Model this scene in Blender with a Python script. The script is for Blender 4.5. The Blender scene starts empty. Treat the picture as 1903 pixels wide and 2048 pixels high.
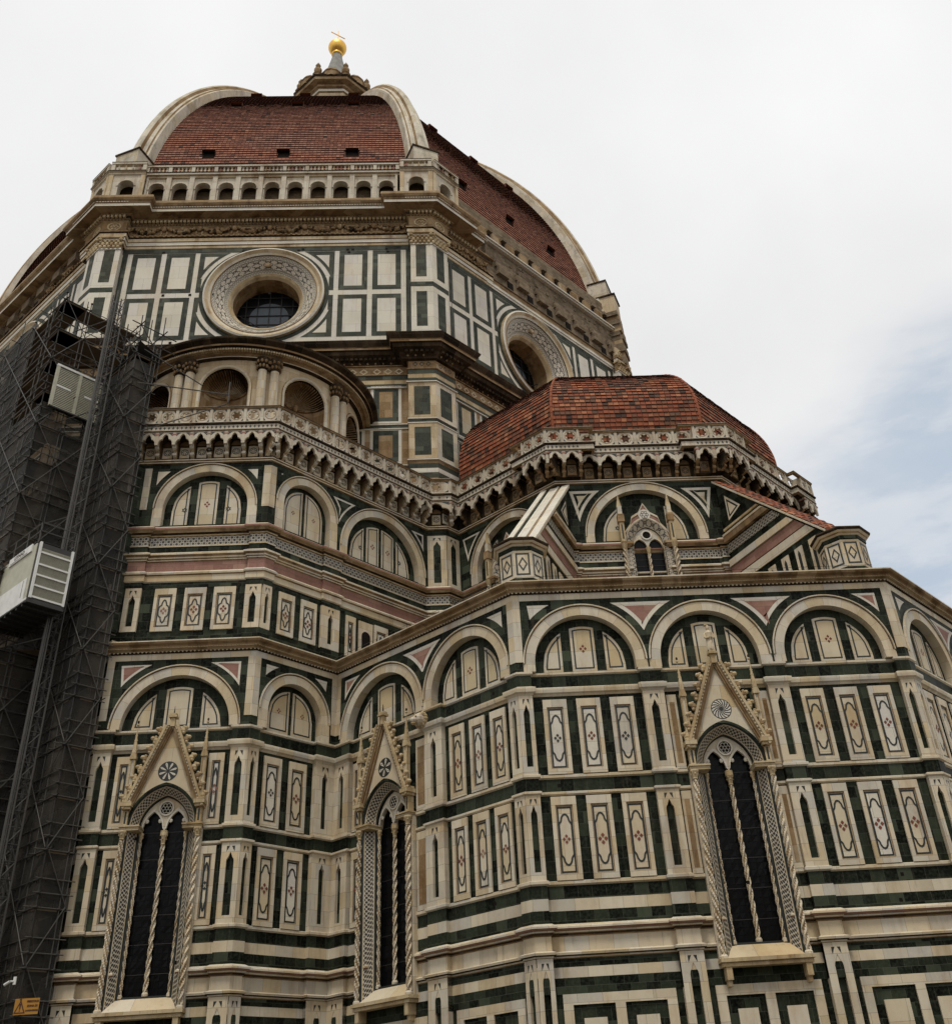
import bpy, bmesh, math, random
from mathutils import Vector, Matrix
from math import sin, cos, pi, sqrt, tan, radians as R_
random.seed(7)
SC = bpy.context.scene
COL = SC.collection
S = sqrt(.5); T8 = tan(pi/8)

# ------------------------------------------------------------------ camera
CAM = Vector((11.2908, -80.4294, 1.60))
yaw, pitch, roll, FPX, PX, PY = 0.073560, 0.610875, -0.069393, 2097.762, 996.734, 840.095
fw = Vector((sin(yaw)*cos(pitch), cos(yaw)*cos(pitch), sin(pitch)))
rt = Vector((cos(yaw), -sin(yaw), 0)); up = rt.cross(fw)
rr = rt*cos(roll)+up*sin(roll); uu = -rt*sin(roll)+up*cos(roll)
cd = bpy.data.cameras.new('camera'); cam = bpy.data.objects.new('camera', cd); COL.objects.link(cam)
cd.sensor_fit = 'VERTICAL'; cd.sensor_height = 24; cd.lens = FPX/2048*24
cd.shift_x = -(PX-951.5)/2048; cd.shift_y = (PY-1024)/2048
cd.clip_end = 2000; cd.clip_start = .1
cam.matrix_world = Matrix(((rr.x, uu.x, -fw.x, CAM.x), (rr.y, uu.y, -fw.y, CAM.y), (rr.z, uu.z, -fw.z, CAM.z), (0, 0, 0, 1)))
SC.camera = cam
def pixdir(x, y):
    return (fw*FPX + rr*(x-PX) - uu*(y-PY)).normalized()

# ------------------------------------------------------------------ light
SUN_EL, SUN_AZ = R_(64), R_(192)          # azimuth clockwise from +Y (sun behind the viewer, a little left)
sdir = Vector((sin(SUN_AZ)*cos(SUN_EL), cos(SUN_AZ)*cos(SUN_EL), sin(SUN_EL)))
sd = bpy.data.lights.new('sun', 'SUN'); sd.energy = 1.5; sd.angle = R_(12); sd.color = (1, .95, .86)
so = bpy.data.objects.new('sun', sd); COL.objects.link(so); so.rotation_euler = sdir.to_track_quat('Z', 'Y').to_euler()
SC.view_settings.view_transform = 'Standard'; SC.view_settings.look = 'None'
SC.view_settings.exposure = 0.3; SC.view_settings.gamma = 1.0
W = bpy.data.worlds.new('World'); SC.world = W; W.use_nodes = True
wt = W.node_tree; wn = wt.nodes; wl = wt.links
for n in list(wn): wn.remove(n)
def N(nt, typ, **kw):
    n = nt.nodes.new(typ)
    for k, v in kw.items():
        if k.startswith('i_'): n.inputs[k[2:].replace('_', ' ')].default_value = v
        else: setattr(n, k, v)
    return n
sky = N(wt, 'ShaderNodeTexSky', sky_type='NISHITA', sun_disc=False, sun_elevation=SUN_EL, sun_rotation=SUN_AZ, air_density=1.0, dust_density=3.0)
tc = N(wt, 'ShaderNodeTexCoord')
def vdot(vec, v):
    d = N(wt, 'ShaderNodeVectorMath', operation='DOT_PRODUCT'); wl.new(vec, d.inputs[0]); d.inputs[1].default_value = v; return d.outputs['Value']
def mrange(val, a, b, c, d, nt=wt, smooth=True):
    m = N(nt, 'ShaderNodeMapRange'); m.interpolation_type = 'SMOOTHSTEP' if smooth else 'LINEAR'
    for i, q in zip((1, 2, 3, 4), (a, b, c, d)): m.inputs[i].default_value = q
    nt.links.new(val, m.inputs[0]); return m.outputs[0]
def math_(nt, op, a, b):
    m = N(nt, 'ShaderNodeMath', operation=op)
    for i, q in enumerate((a, b)):
        if isinstance(q, (int, float)): m.inputs[i].default_value = q
        else: nt.links.new(q, m.inputs[i])
    return m.outputs[0]
gen = tc.outputs['Generated']
nz = N(wt, 'ShaderNodeTexNoise', i_Scale=3.2, i_Detail=5.0, i_Roughness=.55); 
mp = N(wt, 'ShaderNodeMapping'); mp.inputs['Scale'].default_value = (1, 1, 2.6); wl.new(gen, mp.inputs[0]); wl.new(mp.outputs[0], nz.inputs['Vector'])
nz2 = N(wt, 'ShaderNodeTexNoise', i_Scale=7.0, i_Detail=6.0, i_Roughness=.6); mp2 = N(wt, 'ShaderNodeMapping'); mp2.inputs['Scale'].default_value = (1, 1, 3.2); wl.new(gen, mp2.inputs[0]); wl.new(mp2.outputs[0], nz2.inputs['Vector'])
blue = mrange(math_(wt, 'ADD', vdot(gen, pixdir(2080, 1100)), math_(wt, 'MULTIPLY', math_(wt, 'SUBTRACT', nz.outputs['Fac'], .5), .055)), .966, .998, 0, .9)
glow = mrange(vdot(gen, sdir), -.2, 1.0, 0, 1, smooth=False)
soft = N(wt, 'ShaderNodeTexNoise', i_Scale=2.2, i_Detail=5.0); wl.new(gen, soft.inputs['Vector'])
cb = math_(wt, 'ADD', math_(wt, 'MULTIPLY', glow, 1.5), math_(wt, 'ADD', 4.7, math_(wt, 'MULTIPLY', soft.outputs['Fac'], 3.2)))
cc = N(wt, 'ShaderNodeVectorMath', operation='SCALE'); cc.inputs[0].default_value = (1.0, 1.0, 1.005); wl.new(cb, cc.inputs['Scale'])
bs = N(wt, 'ShaderNodeVectorMath', operation='MULTIPLY_ADD'); wl.new(sky.outputs[0], bs.inputs[0]); bs.inputs[1].default_value = (.22, .22, .22); bs.inputs[2].default_value = (3.4, 4.0, 4.7)
mx = N(wt, 'ShaderNodeMix', data_type='RGBA'); wl.new(math_(wt, 'MULTIPLY', blue, mrange(nz2.outputs['Fac'], .36, .58, .55, 1.0)), mx.inputs[0]); wl.new(cc.outputs[0], mx.inputs[6]); wl.new(bs.outputs[0], mx.inputs[7])
bg = N(wt, 'ShaderNodeBackground', i_Strength=.1); wl.new(mx.outputs[2], bg.inputs['Color'])
wo = N(wt, 'ShaderNodeOutputWorld'); wl.new(bg.outputs[0], wo.inputs[0])

# ------------------------------------------------------------------ materials
MAT = {}
def newmat(name):
    m = bpy.data.materials.new(name); m.use_nodes = True; nt = m.node_tree
    b = nt.nodes['Principled BSDF']; MAT[name] = m; return m, nt, b
def ramp(nt, fac, cols):
    r = N(nt, 'ShaderNodeValToRGB'); e = r.color_ramp.elements
    while len(e) < len(cols): e.new(.5)
    for i, c in enumerate(cols):
        e[i].position = c[0] if len(c) == 2 else i/(len(cols)-1)
        cc_ = c[1] if len(c) == 2 else c
        e[i].color = (*cc_, 1)
    nt.links.new(fac, r.inputs[0]); return r.outputs[0]
def mixc(nt, fac, a, b, blend='MIX'):
    m = N(nt, 'ShaderNodeMix', data_type='RGBA', blend_type=blend)
    for i, q in ((0, fac), (6, a), (7, b)):
        if isinstance(q, (int, float)): m.inputs[i].default_value = q
        elif isinstance(q, tuple): m.inputs[i].default_value = (*q, 1)
        else: nt.links.new(q, m.inputs[i])
    return m.outputs[2]
def noise(nt, scale, detail=4, stretch=None, rough=.55):
    n = N(nt, 'ShaderNodeTexNoise', i_Scale=scale, i_Detail=detail, i_Roughness=rough)
    g = N(nt, 'ShaderNodeNewGeometry'); src = g.outputs['Position']
    if stretch:
        mp = N(nt, 'ShaderNodeMapping'); mp.inputs['Scale'].default_value = stretch; nt.links.new(src, mp.inputs[0]); src = mp.outputs[0]
    nt.links.new(src, n.inputs['Vector']); return n.outputs['Fac']
def marble(name, cols, bw=.75, rh=.46, seam=(.12, .1, .07), vein=.25, stain=(.2, .13, .06), stain_amt=.35, rough=.5, msize=.006, veincol=None, streak=.42):
    m, nt, b = newmat(name)
    uv = N(nt, 'ShaderNodeUVMap')
    br = N(nt, 'ShaderNodeTexBrick', offset=.43, squash=1.0)
    br.inputs['Color1'].default_value = (0, 0, 0, 1); br.inputs['Color2'].default_value = (1, 1, 1, 1); br.inputs['Mortar'].default_value = (.5, .5, .5, 1)
    for k, v in (('Scale', 1), ('Mortar Size', msize), ('Mortar Smooth', .1), ('Brick Width', bw), ('Row Height', rh)): br.inputs[k].default_value = v
    nt.links.new(uv.outputs[0], br.inputs['Vector'])
    c = ramp(nt, br.outputs['Color'], cols)
    n1 = noise(nt, 2.2, 6)
    c = mixc(nt, mrange(n1, .5, .75, 0, vein, nt), c, veincol or tuple(q*.55 for q in cols[0]))
    n3 = noise(nt, 11, 5)
    c = mixc(nt, mrange(n3, .35, .75, 0, .3, nt), c, tuple(min(1, q*1.15) for q in cols[-1]))
    n2 = noise(nt, 1.1, 6, (1, 1, .22), .65)
    c = mixc(nt, mrange(n2, .46, .74, 0, stain_amt, nt), c, stain)
    n4 = noise(nt, 2.6, 6, (1.6, 1.6, .16), .7)
    c = mixc(nt, mrange(n4, .55, .78, 0, streak, nt), c, (.10, .075, .05))
    n5 = noise(nt, .45, 4)
    c = mixc(nt, mrange(n5, .45, .7, 0, .22, nt), c, tuple(q*.5 for q in cols[0]))
    c = mixc(nt, mrange(br.outputs['Fac'], .1, .9, 0, .75, nt), c, seam)
    nt.links.new(c, b.inputs['Base Color']); b.inputs['Roughness'].default_value = rough
    b.inputs['Specular IOR Level'].default_value = .04
    bp = N(nt, 'ShaderNodeBump'); bp.inputs['Strength'].default_value = .25; bp.inputs['Distance'].default_value = .02
    nt.links.new(noise(nt, 25, 4), bp.inputs['Height']); nt.links.new(bp.outputs[0], b.inputs['Normal'])
    return m
marble('white marble', [(.47, .38, .24), (.57, .49, .36), (.60, .54, .42), (.45, .43, .38), (.55, .44, .28)], bw=.85, rh=.6, vein=.2, stain=(.26, .16, .07), stain_amt=.5)
marble('clean marble', [(.56, .51, .41), (.60, .56, .47), (.55, .52, .47), (.62, .57, .46)], bw=1.6, rh=1.1, vein=.12, stain=(.4, .27, .13), stain_amt=.3)
marble('balustrade marble', [(.44, .38, .29), (.50, .45, .36), (.47, .41, .31), (.53, .48, .39)], bw=.9, rh=.7, vein=.3, stain=(.2, .12, .055), stain_amt=.7)
marble('panel marble', [(.50, .41, .26), (.55, .48, .35), (.57, .52, .42), (.49, .38, .22)], bw=2.2, rh=.9, vein=.14, stain=(.35, .2, .09), stain_amt=.45)
marble('green marble', [(.003, .0035, .0028), (.006, .0075, .0055), (.030, .038, .024), (.004, .005, .0038), (.058, .070, .046)], bw=.5, rh=.42, seam=(.10, .10, .08), vein=.25, veincol=(.06, .07, .048), stain=(.007, .006, .004), stain_amt=.5, rough=.42, msize=.004)
marble('drum green marble', [(.022, .025, .02), (.05, .057, .043), (.03, .032, .026), (.085, .095, .072)], bw=.55, rh=.33, seam=(.05, .05, .045), vein=.3, stain=(.10, .08, .05), stain_amt=.4)
marble('pink marble', [(.22, .11, .085), (.29, .16, .125), (.25, .13, .10), (.33, .20, .15)], bw=.9, rh=.5, vein=.3, stain=(.16, .07, .05))
marble('red marble', [(.13, .04, .03), (.20, .07, .05)], bw=1, rh=1, stain_amt=.2)
marble('brown carved stone', [(.21, .13, .06), (.29, .19, .10), (.36, .26, .15), (.18, .11, .055)], bw=.8, rh=.5, vein=.5, veincol=(.05, .03, .015), stain=(.035, .02, .01), stain_amt=.8, rough=.75)
marble('gold stone', [(.38, .27, .14), (.46, .36, .21), (.50, .41, .27)], bw=.6, rh=.5, vein=.4, stain=(.15, .08, .03), stain_amt=.7, rough=.7)
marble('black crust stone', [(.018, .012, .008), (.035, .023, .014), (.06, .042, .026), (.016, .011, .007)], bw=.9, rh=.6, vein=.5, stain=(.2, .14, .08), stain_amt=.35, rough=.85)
marble('rust marble', [(.22, .135, .06), (.32, .22, .12), (.18, .105, .045), (.38, .29, .18)], bw=.8, rh=.6, vein=.4, stain=(.12, .06, .025), stain_amt=.8, rough=.6)
marble('rib stone', [(.44, .37, .25), (.54, .48, .36), (.58, .53, .43), (.48, .44, .36)], bw=1.3, rh=1.0, vein=.4, veincol=(.07, .06, .05), stain=(.10, .085, .06), stain_amt=.6, rough=.75)
marble('rough masonry', [(.13, .10, .065), (.2, .155, .105), (.26, .2, .14), (.16, .115, .075)], bw=.45, rh=.22, vein=.6, veincol=(.045, .035, .025), stain=(.05, .035, .02), stain_amt=.6, rough=.95, msize=.02)
marble('warm niche stone', [(.42, .31, .18), (.49, .39, .25), (.54, .45, .31)], bw=1.1, rh=.8, vein=.3, stain=(.17, .09, .035), stain_amt=.8, rough=.6)
marble('paving stone', [(.12, .115, .10), (.16, .15, .135), (.14, .13, .12)], bw=.9, rh=.5, stain_amt=.3, rough=.8)
marble('plaster', [(.35, .27, .17), (.36, .28, .18)], bw=40, rh=40, stain_amt=.4, rough=.9)
def tilemat(name, cols):
    m, nt, b = newmat(name)
    at = N(nt, 'ShaderNodeAttribute', attribute_name='tint')
    c = ramp(nt, at.outputs['Fac'], cols)
    c = mixc(nt, mrange(noise(nt, .35, 5), .55, .78, 0, .5, nt), c, (.06, .036, .026))
    c = mixc(nt, mrange(noise(nt, 9, 4), .5, .8, 0, .5, nt), c, (.07, .045, .03))
    nt.links.new(c, b.inputs['Base Color']); b.inputs['Roughness'].default_value = .8; b.inputs['Specular IOR Level'].default_value = .2
tilemat('dome tile', [(.05, .024, .017), (.17, .06, .036), (.22, .078, .044), (.26, .105, .062), (.31, .15, .095)])
tilemat('half dome tile', [(.045, .024, .017), (.19, .055, .027), (.25, .075, .034), (.085, .05, .032), (.32, .125, .06)])
def plain(name, col, rough=.6, metal=0, spec=.4, var=.25, sc=3):
    m, nt, b = newmat(name)
    c = mixc(nt, mrange(noise(nt, sc, 5), .35, .7, 0, var, nt), col, tuple(q*.45 for q in col))
    nt.links.new(c, b.inputs['Base Color']); b.inputs['Roughness'].default_value = rough; b.inputs['Metallic'].default_value = metal
    b.inputs['Specular IOR Level'].default_value = spec; return m
plain('dark inlay', (.017, .021, .018), .45)
plain('lip shade', (.028, .014, .010), .9, spec=.1)  # tile lips: dark colour stands in for the shade between rows
plain('void', (.012, .009, .007), .9, spec=.1)
plain('dark glass', (.005, .005, .0055), .28, spec=.12, var=.6, sc=1.5)
plain('grey glass', (.07, .085, .10), .3, spec=.3)
plain('iron', (.02, .018, .016), .6)
plain('gilded copper', (.80, .48, .11), .42, 1.0)
plain('lead sheet', (.22, .215, .19), .7, var=.6, sc=1.5)
plain('steel tube', (.075, .07, .062), .5, .4)
plain('dark steel', (.035, .033, .03), .6, .2)
plain('plank', (.10, .075, .045), .8)
plain('cabin panel', (.40, .385, .29), .5)
plain('cabin white', (.62, .62, .58), .5)
plain('grille', (.15, .14, .11), .6)
plain('sign yellow', (.36, .17, .02), .6)
plain('sign ink', (.05, .015, .01), .6)
def inlay(name, sc, a, b_, mode=0):
    m, nt, b = newmat(name)
    uv = N(nt, 'ShaderNodeUVMap'); mp = N(nt, 'ShaderNodeMapping'); mp.inputs['Scale'].default_value = (sc, sc, 1); nt.links.new(uv.outputs[0], mp.inputs[0])
    sp = N(nt, 'ShaderNodeSeparateXYZ'); nt.links.new(mp.outputs[0], sp.inputs[0])
    def wv(x, f=1.0): return math_(nt, 'COSINE', math_(nt, 'MULTIPLY', x, 2*pi*f), 0.0)
    x, y = sp.outputs[0], sp.outputs[1]
    cx, cy = wv(x), wv(y)
    if mode == 0: v = math_(nt, 'ADD', math_(nt, 'ABSOLUTE', math_(nt, 'ADD', cx, cy), 0.0), math_(nt, 'MULTIPLY', math_(nt, 'MULTIPLY', wv(x, 2), wv(y, 2)), .7)); lo = .72
    elif mode == 1: v = math_(nt, 'ABSOLUTE', math_(nt, 'SUBTRACT', math_(nt, 'ABSOLUTE', math_(nt, 'ADD', cx, cy), 0.0), .55), 0.0); lo = .32
    else: v = math_(nt, 'ABSOLUTE', math_(nt, 'ADD', math_(nt, 'MULTIPLY', wv(x, .5), 1.1), math_(nt, 'ADD', cy, math_(nt, 'MULTIPLY', math_(nt, 'MULTIPLY', wv(x, 1.5), cy), .9))), 0.0); lo = .55
    c = mixc(nt, mrange(v, lo-.07, lo+.07, 0, 1, nt), a, b_)
    c = mixc(nt, mrange(noise(nt, 3, 5), .5, .8, 0, .45, nt), c, (.2, .13, .07))
    nt.links.new(c, b.inputs['Base Color']); b.inputs['Roughness'].default_value = .5
inlay('star inlay', 3.9, (.50, .45, .35), (.014, .013, .011), 1)
inlay('window inlay', 5.9, (.018, .018, .016), (.46, .41, .32), 0)
inlay('guilloche inlay', 4.0, (.03, .026, .02), (.36, .31, .23), 2)
inlay('oculus inlay', 4.2, (.025, .022, .02), (.55, .49, .39), 1)
inlay('oculus scroll inlay', 2.4, (.03, .026, .022), (.55, .49, .39), 2)
# debris netting: woven sheet, partly see-through
m, nt, b = newmat('debris netting')
tr = N(nt, 'ShaderNodeBsdfTransparent'); ms = N(nt, 'ShaderNodeMixShader')
c = mixc(nt, mrange(noise(nt, .7, 5, (1, 1, .3)), .35, .7, 0, 1, nt), (.007, .006, .004), (.034, .027, .018))
nt.links.new(c, b.inputs['Base Color']); b.inputs['Roughness'].default_value = .9
f_ = mrange(noise(nt, .9, 5), .3, .7, .74, .97, nt)
nt.links.new(f_, ms.inputs[0]); nt.links.new(tr.outputs[0], ms.inputs[1]); nt.links.new(b.outputs[0], ms.inputs[2])
nt.links.new(ms.outputs[0], nt.nodes['Material Output'].inputs[0])

# ------------------------------------------------------------------ builders
OBJS = []
UP = Vector((0, 0, 1))
class B:
    """collects faces and links them as ONE mesh object"""
    def __init__(s, name, parent=None, **props):
        s.name, s.parent, s.props = name, parent, props
        s.v, s.f, s.m, s.uv, s.t, s.mats = [], [], [], [], [], []
        s.obj = bpy.data.objects.new(name, bpy.data.meshes.new(name)); COL.objects.link(s.obj)
        if parent is not None: s.obj.parent = parent.obj if isinstance(parent, B) else parent
        for k, v in props.items(): s.obj[k] = v
        s.smooth = False
        OBJS.append(s)
    def face(s, pts, mat, uv=None, t=.5, vr=None):
        i0 = len(s.v); s.v.extend(pts); s.f.append(tuple(range(i0, i0+len(pts))))
        if mat not in s.mats: s.mats.append(mat)
        s.m.append(s.mats.index(mat)); s.t.append(t)
        if uv is None:
            n = Vector((0, 0, 0))
            for a, b_ in zip(pts, pts[1:]+pts[:1]): n += a.cross(b_)
            if n.length < 1e-12: n = Vector((0, 0, 1))
            n.normalize()
            if abs(n.z) > .8: uv = [(p.x, p.y) for p in pts]
            else:
                tg = UP.cross(n).normalized(); k = n.x*37.7+n.y*13.3
                uv = [(p.dot(tg)+k, p.z) for p in pts]
        if vr: uv = [(a, vr[2]+.06*vr[3]+.88*vr[3]*(b_-vr[0])/max(1e-6, vr[1]-vr[0])) for a, b_ in uv]
        s.uv.extend(uv)
    def build(s):
        me = s.obj.data
        me.from_pydata([tuple(p) for p in s.v], [], s.f)
        for q in s.mats: me.materials.append(MAT[q])
        me.polygons.foreach_set('material_index', s.m)
        ul = me.uv_layers.new(name='UVMap'); fl = []
        for a in s.uv: fl += [a[0], a[1]]
        ul.data.foreach_set('uv', fl)
        at = me.attributes.new('tint', 'FLOAT', 'FACE'); at.data.foreach_set('value', s.t)
        if s.smooth: me.polygons.foreach_set('use_smooth', [True]*len(s.f))
        me.update()
        if s.smooth:
            bm = bmesh.new(); bm.from_mesh(me); bmesh.ops.remove_doubles(bm, verts=bm.verts, dist=1e-4); bm.to_mesh(me); bm.free()
def V(x, y, z): return Vector((x, y, z))
class Face:
    def __init__(s, o, n):
        s.o = V(o[0], o[1], 0); s.n = V(n[0], n[1], 0); s.u = V(-n[1], n[0], 0)
    def p(s, u, z, d=0): return s.o+s.u*u+s.n*d+V(0, 0, z)
    def quad(s, b, u0, u1, z0, z1, d, mat): b.face([s.p(u0, z0, d), s.p(u1, z0, d), s.p(u1, z1, d), s.p(u0, z1, d)], mat)
    def box(s, b, u0, u1, z0, z1, d0, d1, mat, row=0, back=False):
        vr = (z0, z1, row, .46) if row else None
        P = s.p
        b.face([P(u0, z0, d1), P(u1, z0, d1), P(u1, z1, d1), P(u0, z1, d1)], mat, vr=vr)
        b.face([P(u0, z0, d0), P(u0, z0, d1), P(u0, z1, d1), P(u0, z1, d0)], mat, vr=vr)
        b.face([P(u1, z0, d1), P(u1, z0, d0), P(u1, z1, d0), P(u1, z1, d1)], mat, vr=vr)
        b.face([P(u0, z1, d1), P(u1, z1, d1), P(u1, z1, d0), P(u0, z1, d0)], mat)
        b.face([P(u0, z0, d0), P(u1, z0, d0), P(u1, z0, d1), P(u0, z0, d1)], mat)
        if back: b.face([P(u1, z0, d0), P(u0, z0, d0), P(u0, z1, d0), P(u1, z1, d0)], mat)
    def prism(s, b, pts, d0, d1, mat, sides=True):
        b.face([s.p(u, z, d1) for u, z in pts], mat)
        if sides:
            for (a, c) in zip(pts, pts[1:]+pts[:1]):
                b.face([s.p(*a, d0), s.p(*c, d0), s.p(*c, d1), s.p(*a, d1)], mat)
    def loop(s, b, outer, inner, d0, d1, mat, closed=True, rev=True):
        """flat ring between two point lists + reveal down to d0"""
        n = len(outer); rng = range(n) if closed else range(n-1)
        for i in rng:
            j = (i+1) % n
            b.face([s.p(*outer[i], d1), s.p(*outer[j], d1), s.p(*inner[j], d1), s.p(*inner[i], d1)], mat)
            if rev:
                b.face([s.p(*inner[i], d1), s.p(*inner[j], d1), s.p(*inner[j], d0), s.p(*inner[i], d0)], mat)
                b.face([s.p(*outer[i], d0), s.p(*outer[j], d0), s.p(*outer[j], d1), s.p(*outer[i], d1)], mat)
    def stroke(s, b, pts, w, d, mat):
        s.loop(b, pts, inset(pts, w), d-.006, d, mat)
    def columns(s, b, us, lo, hi, d0, d1, mat, reveal=True):
        """plate between curves lo(u) and hi(u)"""
        for a, c in zip(us, us[1:]):
            la, lc_, ha, hc = lo(a), lo(c), hi(a), hi(c)
            if ha-la < 1e-4 and hc-lc_ < 1e-4: continue
            b.face([s.p(a, la, d1), s.p(c, lc_, d1), s.p(c, max(hc, lc_), d1), s.p(a, max(ha, la), d1)], mat)
            if reveal: b.face([s.p(a, la, d0), s.p(c, lc_, d0), s.p(c, lc_, d1), s.p(a, la, d1)], mat)
def inset(pts, w):
    n = len(pts); A = sum(a[0]*c[1]-c[0]*a[1] for a, c in zip(pts, pts[1:]+pts[:1])); sg = 1 if A > 0 else -1
    out = []
    for i in range(n):
        p0, p1, p2 = pts[i-1], pts[i], pts[(i+1) % n]
        e1 = (p1[0]-p0[0], p1[1]-p0[1]); e2 = (p2[0]-p1[0], p2[1]-p1[1])
        l1 = sqrt(e1[0]**2+e1[1]**2) or 1; l2 = sqrt(e2[0]**2+e2[1]**2) or 1
        n1 = (-e1[1]/l1*sg, e1[0]/l1*sg); n2 = (-e2[1]/l2*sg, e2[0]/l2*sg)
        bx, by = n1[0]+n2[0], n1[1]+n2[1]; q = bx*bx+by*by
        k = 2/q if q > .25 else 8
        out.append((p1[0]+bx*w*k, p1[1]+by*w*k))
    return out
def area(p): return abs(sum(a[0]*c[1]-c[0]*a[1] for a, c in zip(p, p[1:]+p[:1])))/2
def rect(u0, u1, z0, z1): return [(u0, z0), (u1, z0), (u1, z1), (u0, z1)]
def arc(cx, cz, r, a0, a1, n): return [(cx+r*cos(R_(a0+(a1-a0)*i/n)), cz+r*sin(R_(a0+(a1-a0)*i/n))) for i in range(n+1)]
def frange(a, b_, n): return [a+(b_-a)*i/n for i in range(n+1)]
def pointed(w, h):
    r = (w*w+h*h)/(2*w); c = w-r
    return lambda u: sqrt(max(0, r*r-(abs(u)-c)**2)) if abs(u) < w else 0.0
def bar(b, p, q, r, mat, n=6):
    d = (q-p); L = d.length
    if L < 1e-6: return
    d /= L; a = d.orthogonal().normalized(); c = d.cross(a)
    for i in range(n):
        x, y = 2*pi*i/n, 2*pi*(i+1)/n
        o1 = a*cos(x)*r+c*sin(x)*r; o2 = a*cos(y)*r+c*sin(y)*r
        b.face([p+o1, p+o2, q+o2, q+o1], mat)
def boxw(b, c, ax, ay, hx, hy, z0, z1, mat):
    """box with horizontal axes ax, ay"""
    P = [c+ax*sx*hx+ay*sy*hy for sx, sy in ((-1, -1), (1, -1), (1, 1), (-1, 1))]
    lo = [V(q.x, q.y, z0) for q in P]; hi = [V(q.x, q.y, z1) for q in P]
    for i in range(4):
        j = (i+1) % 4; b.face([lo[i], lo[j], hi[j], hi[i]], mat)
    b.face(hi, mat); b.face(lo[::-1], mat)
def lathe(b, cx, cy, prof, n, mat, a0=0, a1=360, cent=True):
    for (r0, z0), (r1, z1) in zip(prof, prof[1:]):
        for i in range(n):
            x, y = R_(a0+(a1-a0)*i/n), R_(a0+(a1-a0)*(i+1)/n)
            b.face([V(cx+r0*cos(x), cy+r0*sin(x), z0), V(cx+r0*cos(y), cy+r0*sin(y), z0), V(cx+r1*cos(y), cy+r1*sin(y), z1), V(cx+r1*cos(x), cy+r1*sin(x), z1)], mat)
def lump(b, c, r, mat, nu=7, nv=4, ax=None):
    rx, ry, rz = r if isinstance(r, tuple) else (r, r, r)
    ax = ax or (V(1, 0, 0), V(0, 1, 0))
    def q(i, j):
        th = 2*pi*i/nu; ph = -pi/2+pi*j/nv
        return c+ax[0]*rx*cos(ph)*cos(th)+ax[1]*ry*cos(ph)*sin(th)+V(0, 0, rz*sin(ph))
    for i in range(nu):
        for j in range(nv):
            P = [q(i, j), q(i+1, j), q(i+1, j+1), q(i, j+1)]
            if j == 0: P = [P[0], P[2], P[3]]
            elif j == nv-1: P = P[:3]
            b.face(P, mat)
def twisted(b, c, z0, z1, r, mat, pitch=.62, lobes=3, n=12, amp=.26, hand=1, mat2=None):
    m_ = max(8, int((z1-z0)/.085))
    def q(i, j):
        z = z0+(z1-z0)*j/m_; a = 2*pi*i/n
        k = r*(1+amp*cos(lobes*(a-hand*2*pi*z/pitch/lobes)))
        return V(c.x+k*cos(a), c.y+k*sin(a), z)
    for j in range(m_):
        for i in range(n):
            a = 2*pi*(i+.5)/n; z = z0+(z1-z0)*(j+.5)/m_
            b.face([q(i, j), q(i+1, j), q(i+1, j+1), q(i, j+1)], mat if cos(lobes*(a-hand*2*pi*z/pitch/lobes)) > -.45 else 'brown carved stone')  # groove faces coloured darker in place of their shade
def offset_poly(pts, e):
    """offset an open polyline outward (right-hand side of travel is inside = building on the left of +u)"""
    n = len(pts); out = []
    def nrm(a, c):
        d = c-a; d.z = 0; d.normalize(); return V(d.y, -d.x, 0)
    for i in range(n):
        ns = []
        if i > 0: ns.append(nrm(pts[i-1], pts[i]))
        if i < n-1: ns.append(nrm(pts[i], pts[i+1]))
        if len(ns) == 1: out.append(pts[i]+ns[0]*e)
        else:
            s_ = ns[0]+ns[1]; q = s_.dot(s_)
            out.append(pts[i]+s_*(2*e/max(q, .35)))
    return out
def sweep(b, pts, prof, mat, row=0):
    rows = [offset_poly(pts, e) for e, z in prof]
    cum = [0]
    for a, c in zip(pts, pts[1:]): cum.append(cum[-1]+(c-a).length)
    for k in range(len(prof)-1):
        za, zb = prof[k][1], prof[k+1][1]; mm = mat[k] if isinstance(mat, list) else mat
        for i in range(len(pts)-1):
            A, C = rows[k], rows[k+1]
            ln = abs(zb-za)+abs(prof[k][0]-prof[k+1][0])
            v0 = row+.03; v1 = row+.03+min(.4, ln)
            b.face([V(A[i].x, A[i].y, za), V(A[i+1].x, A[i+1].y, za), V(C[i+1].x, C[i+1].y, zb), V(C[i].x, C[i].y, zb)], mm,
                   uv=[(cum[i], v0), (cum[i+1], v0), (cum[i+1], v1), (cum[i], v1)] if row else None)
def isect(p, d, q, e):
    den = d.x*e.y-d.y*e.x; t = ((q.x-p.x)*e.y-(q.y-p.y)*e.x)/den
    return p+d*t
def outline(segs):
    """segs: [(Face, [(u0,u1,off),...]), ...] -> polyline with the piers' projections"""
    pts = []
    for i, (F, pcs) in enumerate(segs):
        if i == 0: pts.append(F.p(pcs[0][0], 0, pcs[0][2]))
        else:
            G, gp = segs[i-1]
            pts.append(isect(F.p(0, 0, pcs[0][2]), F.u, G.p(0, 0, gp[-1][2]), G.u))
        for a, c in zip(pcs, pcs[1:]):
            if abs(a[2]-c[2]) > 1e-5: pts += [F.p(a[1], 0, a[2]), F.p(a[1], 0, c[2])]
        if i == len(segs)-1: pts.append(F.p(pcs[-1][1], 0, pcs[-1][2]))
    return pts
def thing(name, label, cat, loc=(0, 0, 0), group=None):
    o = bpy.data.objects.new(name, None); COL.objects.link(o); o.location = (0, 0, 0)
    o['label'] = label; o['category'] = cat
    if group: o['group'] = group
    return o

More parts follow.
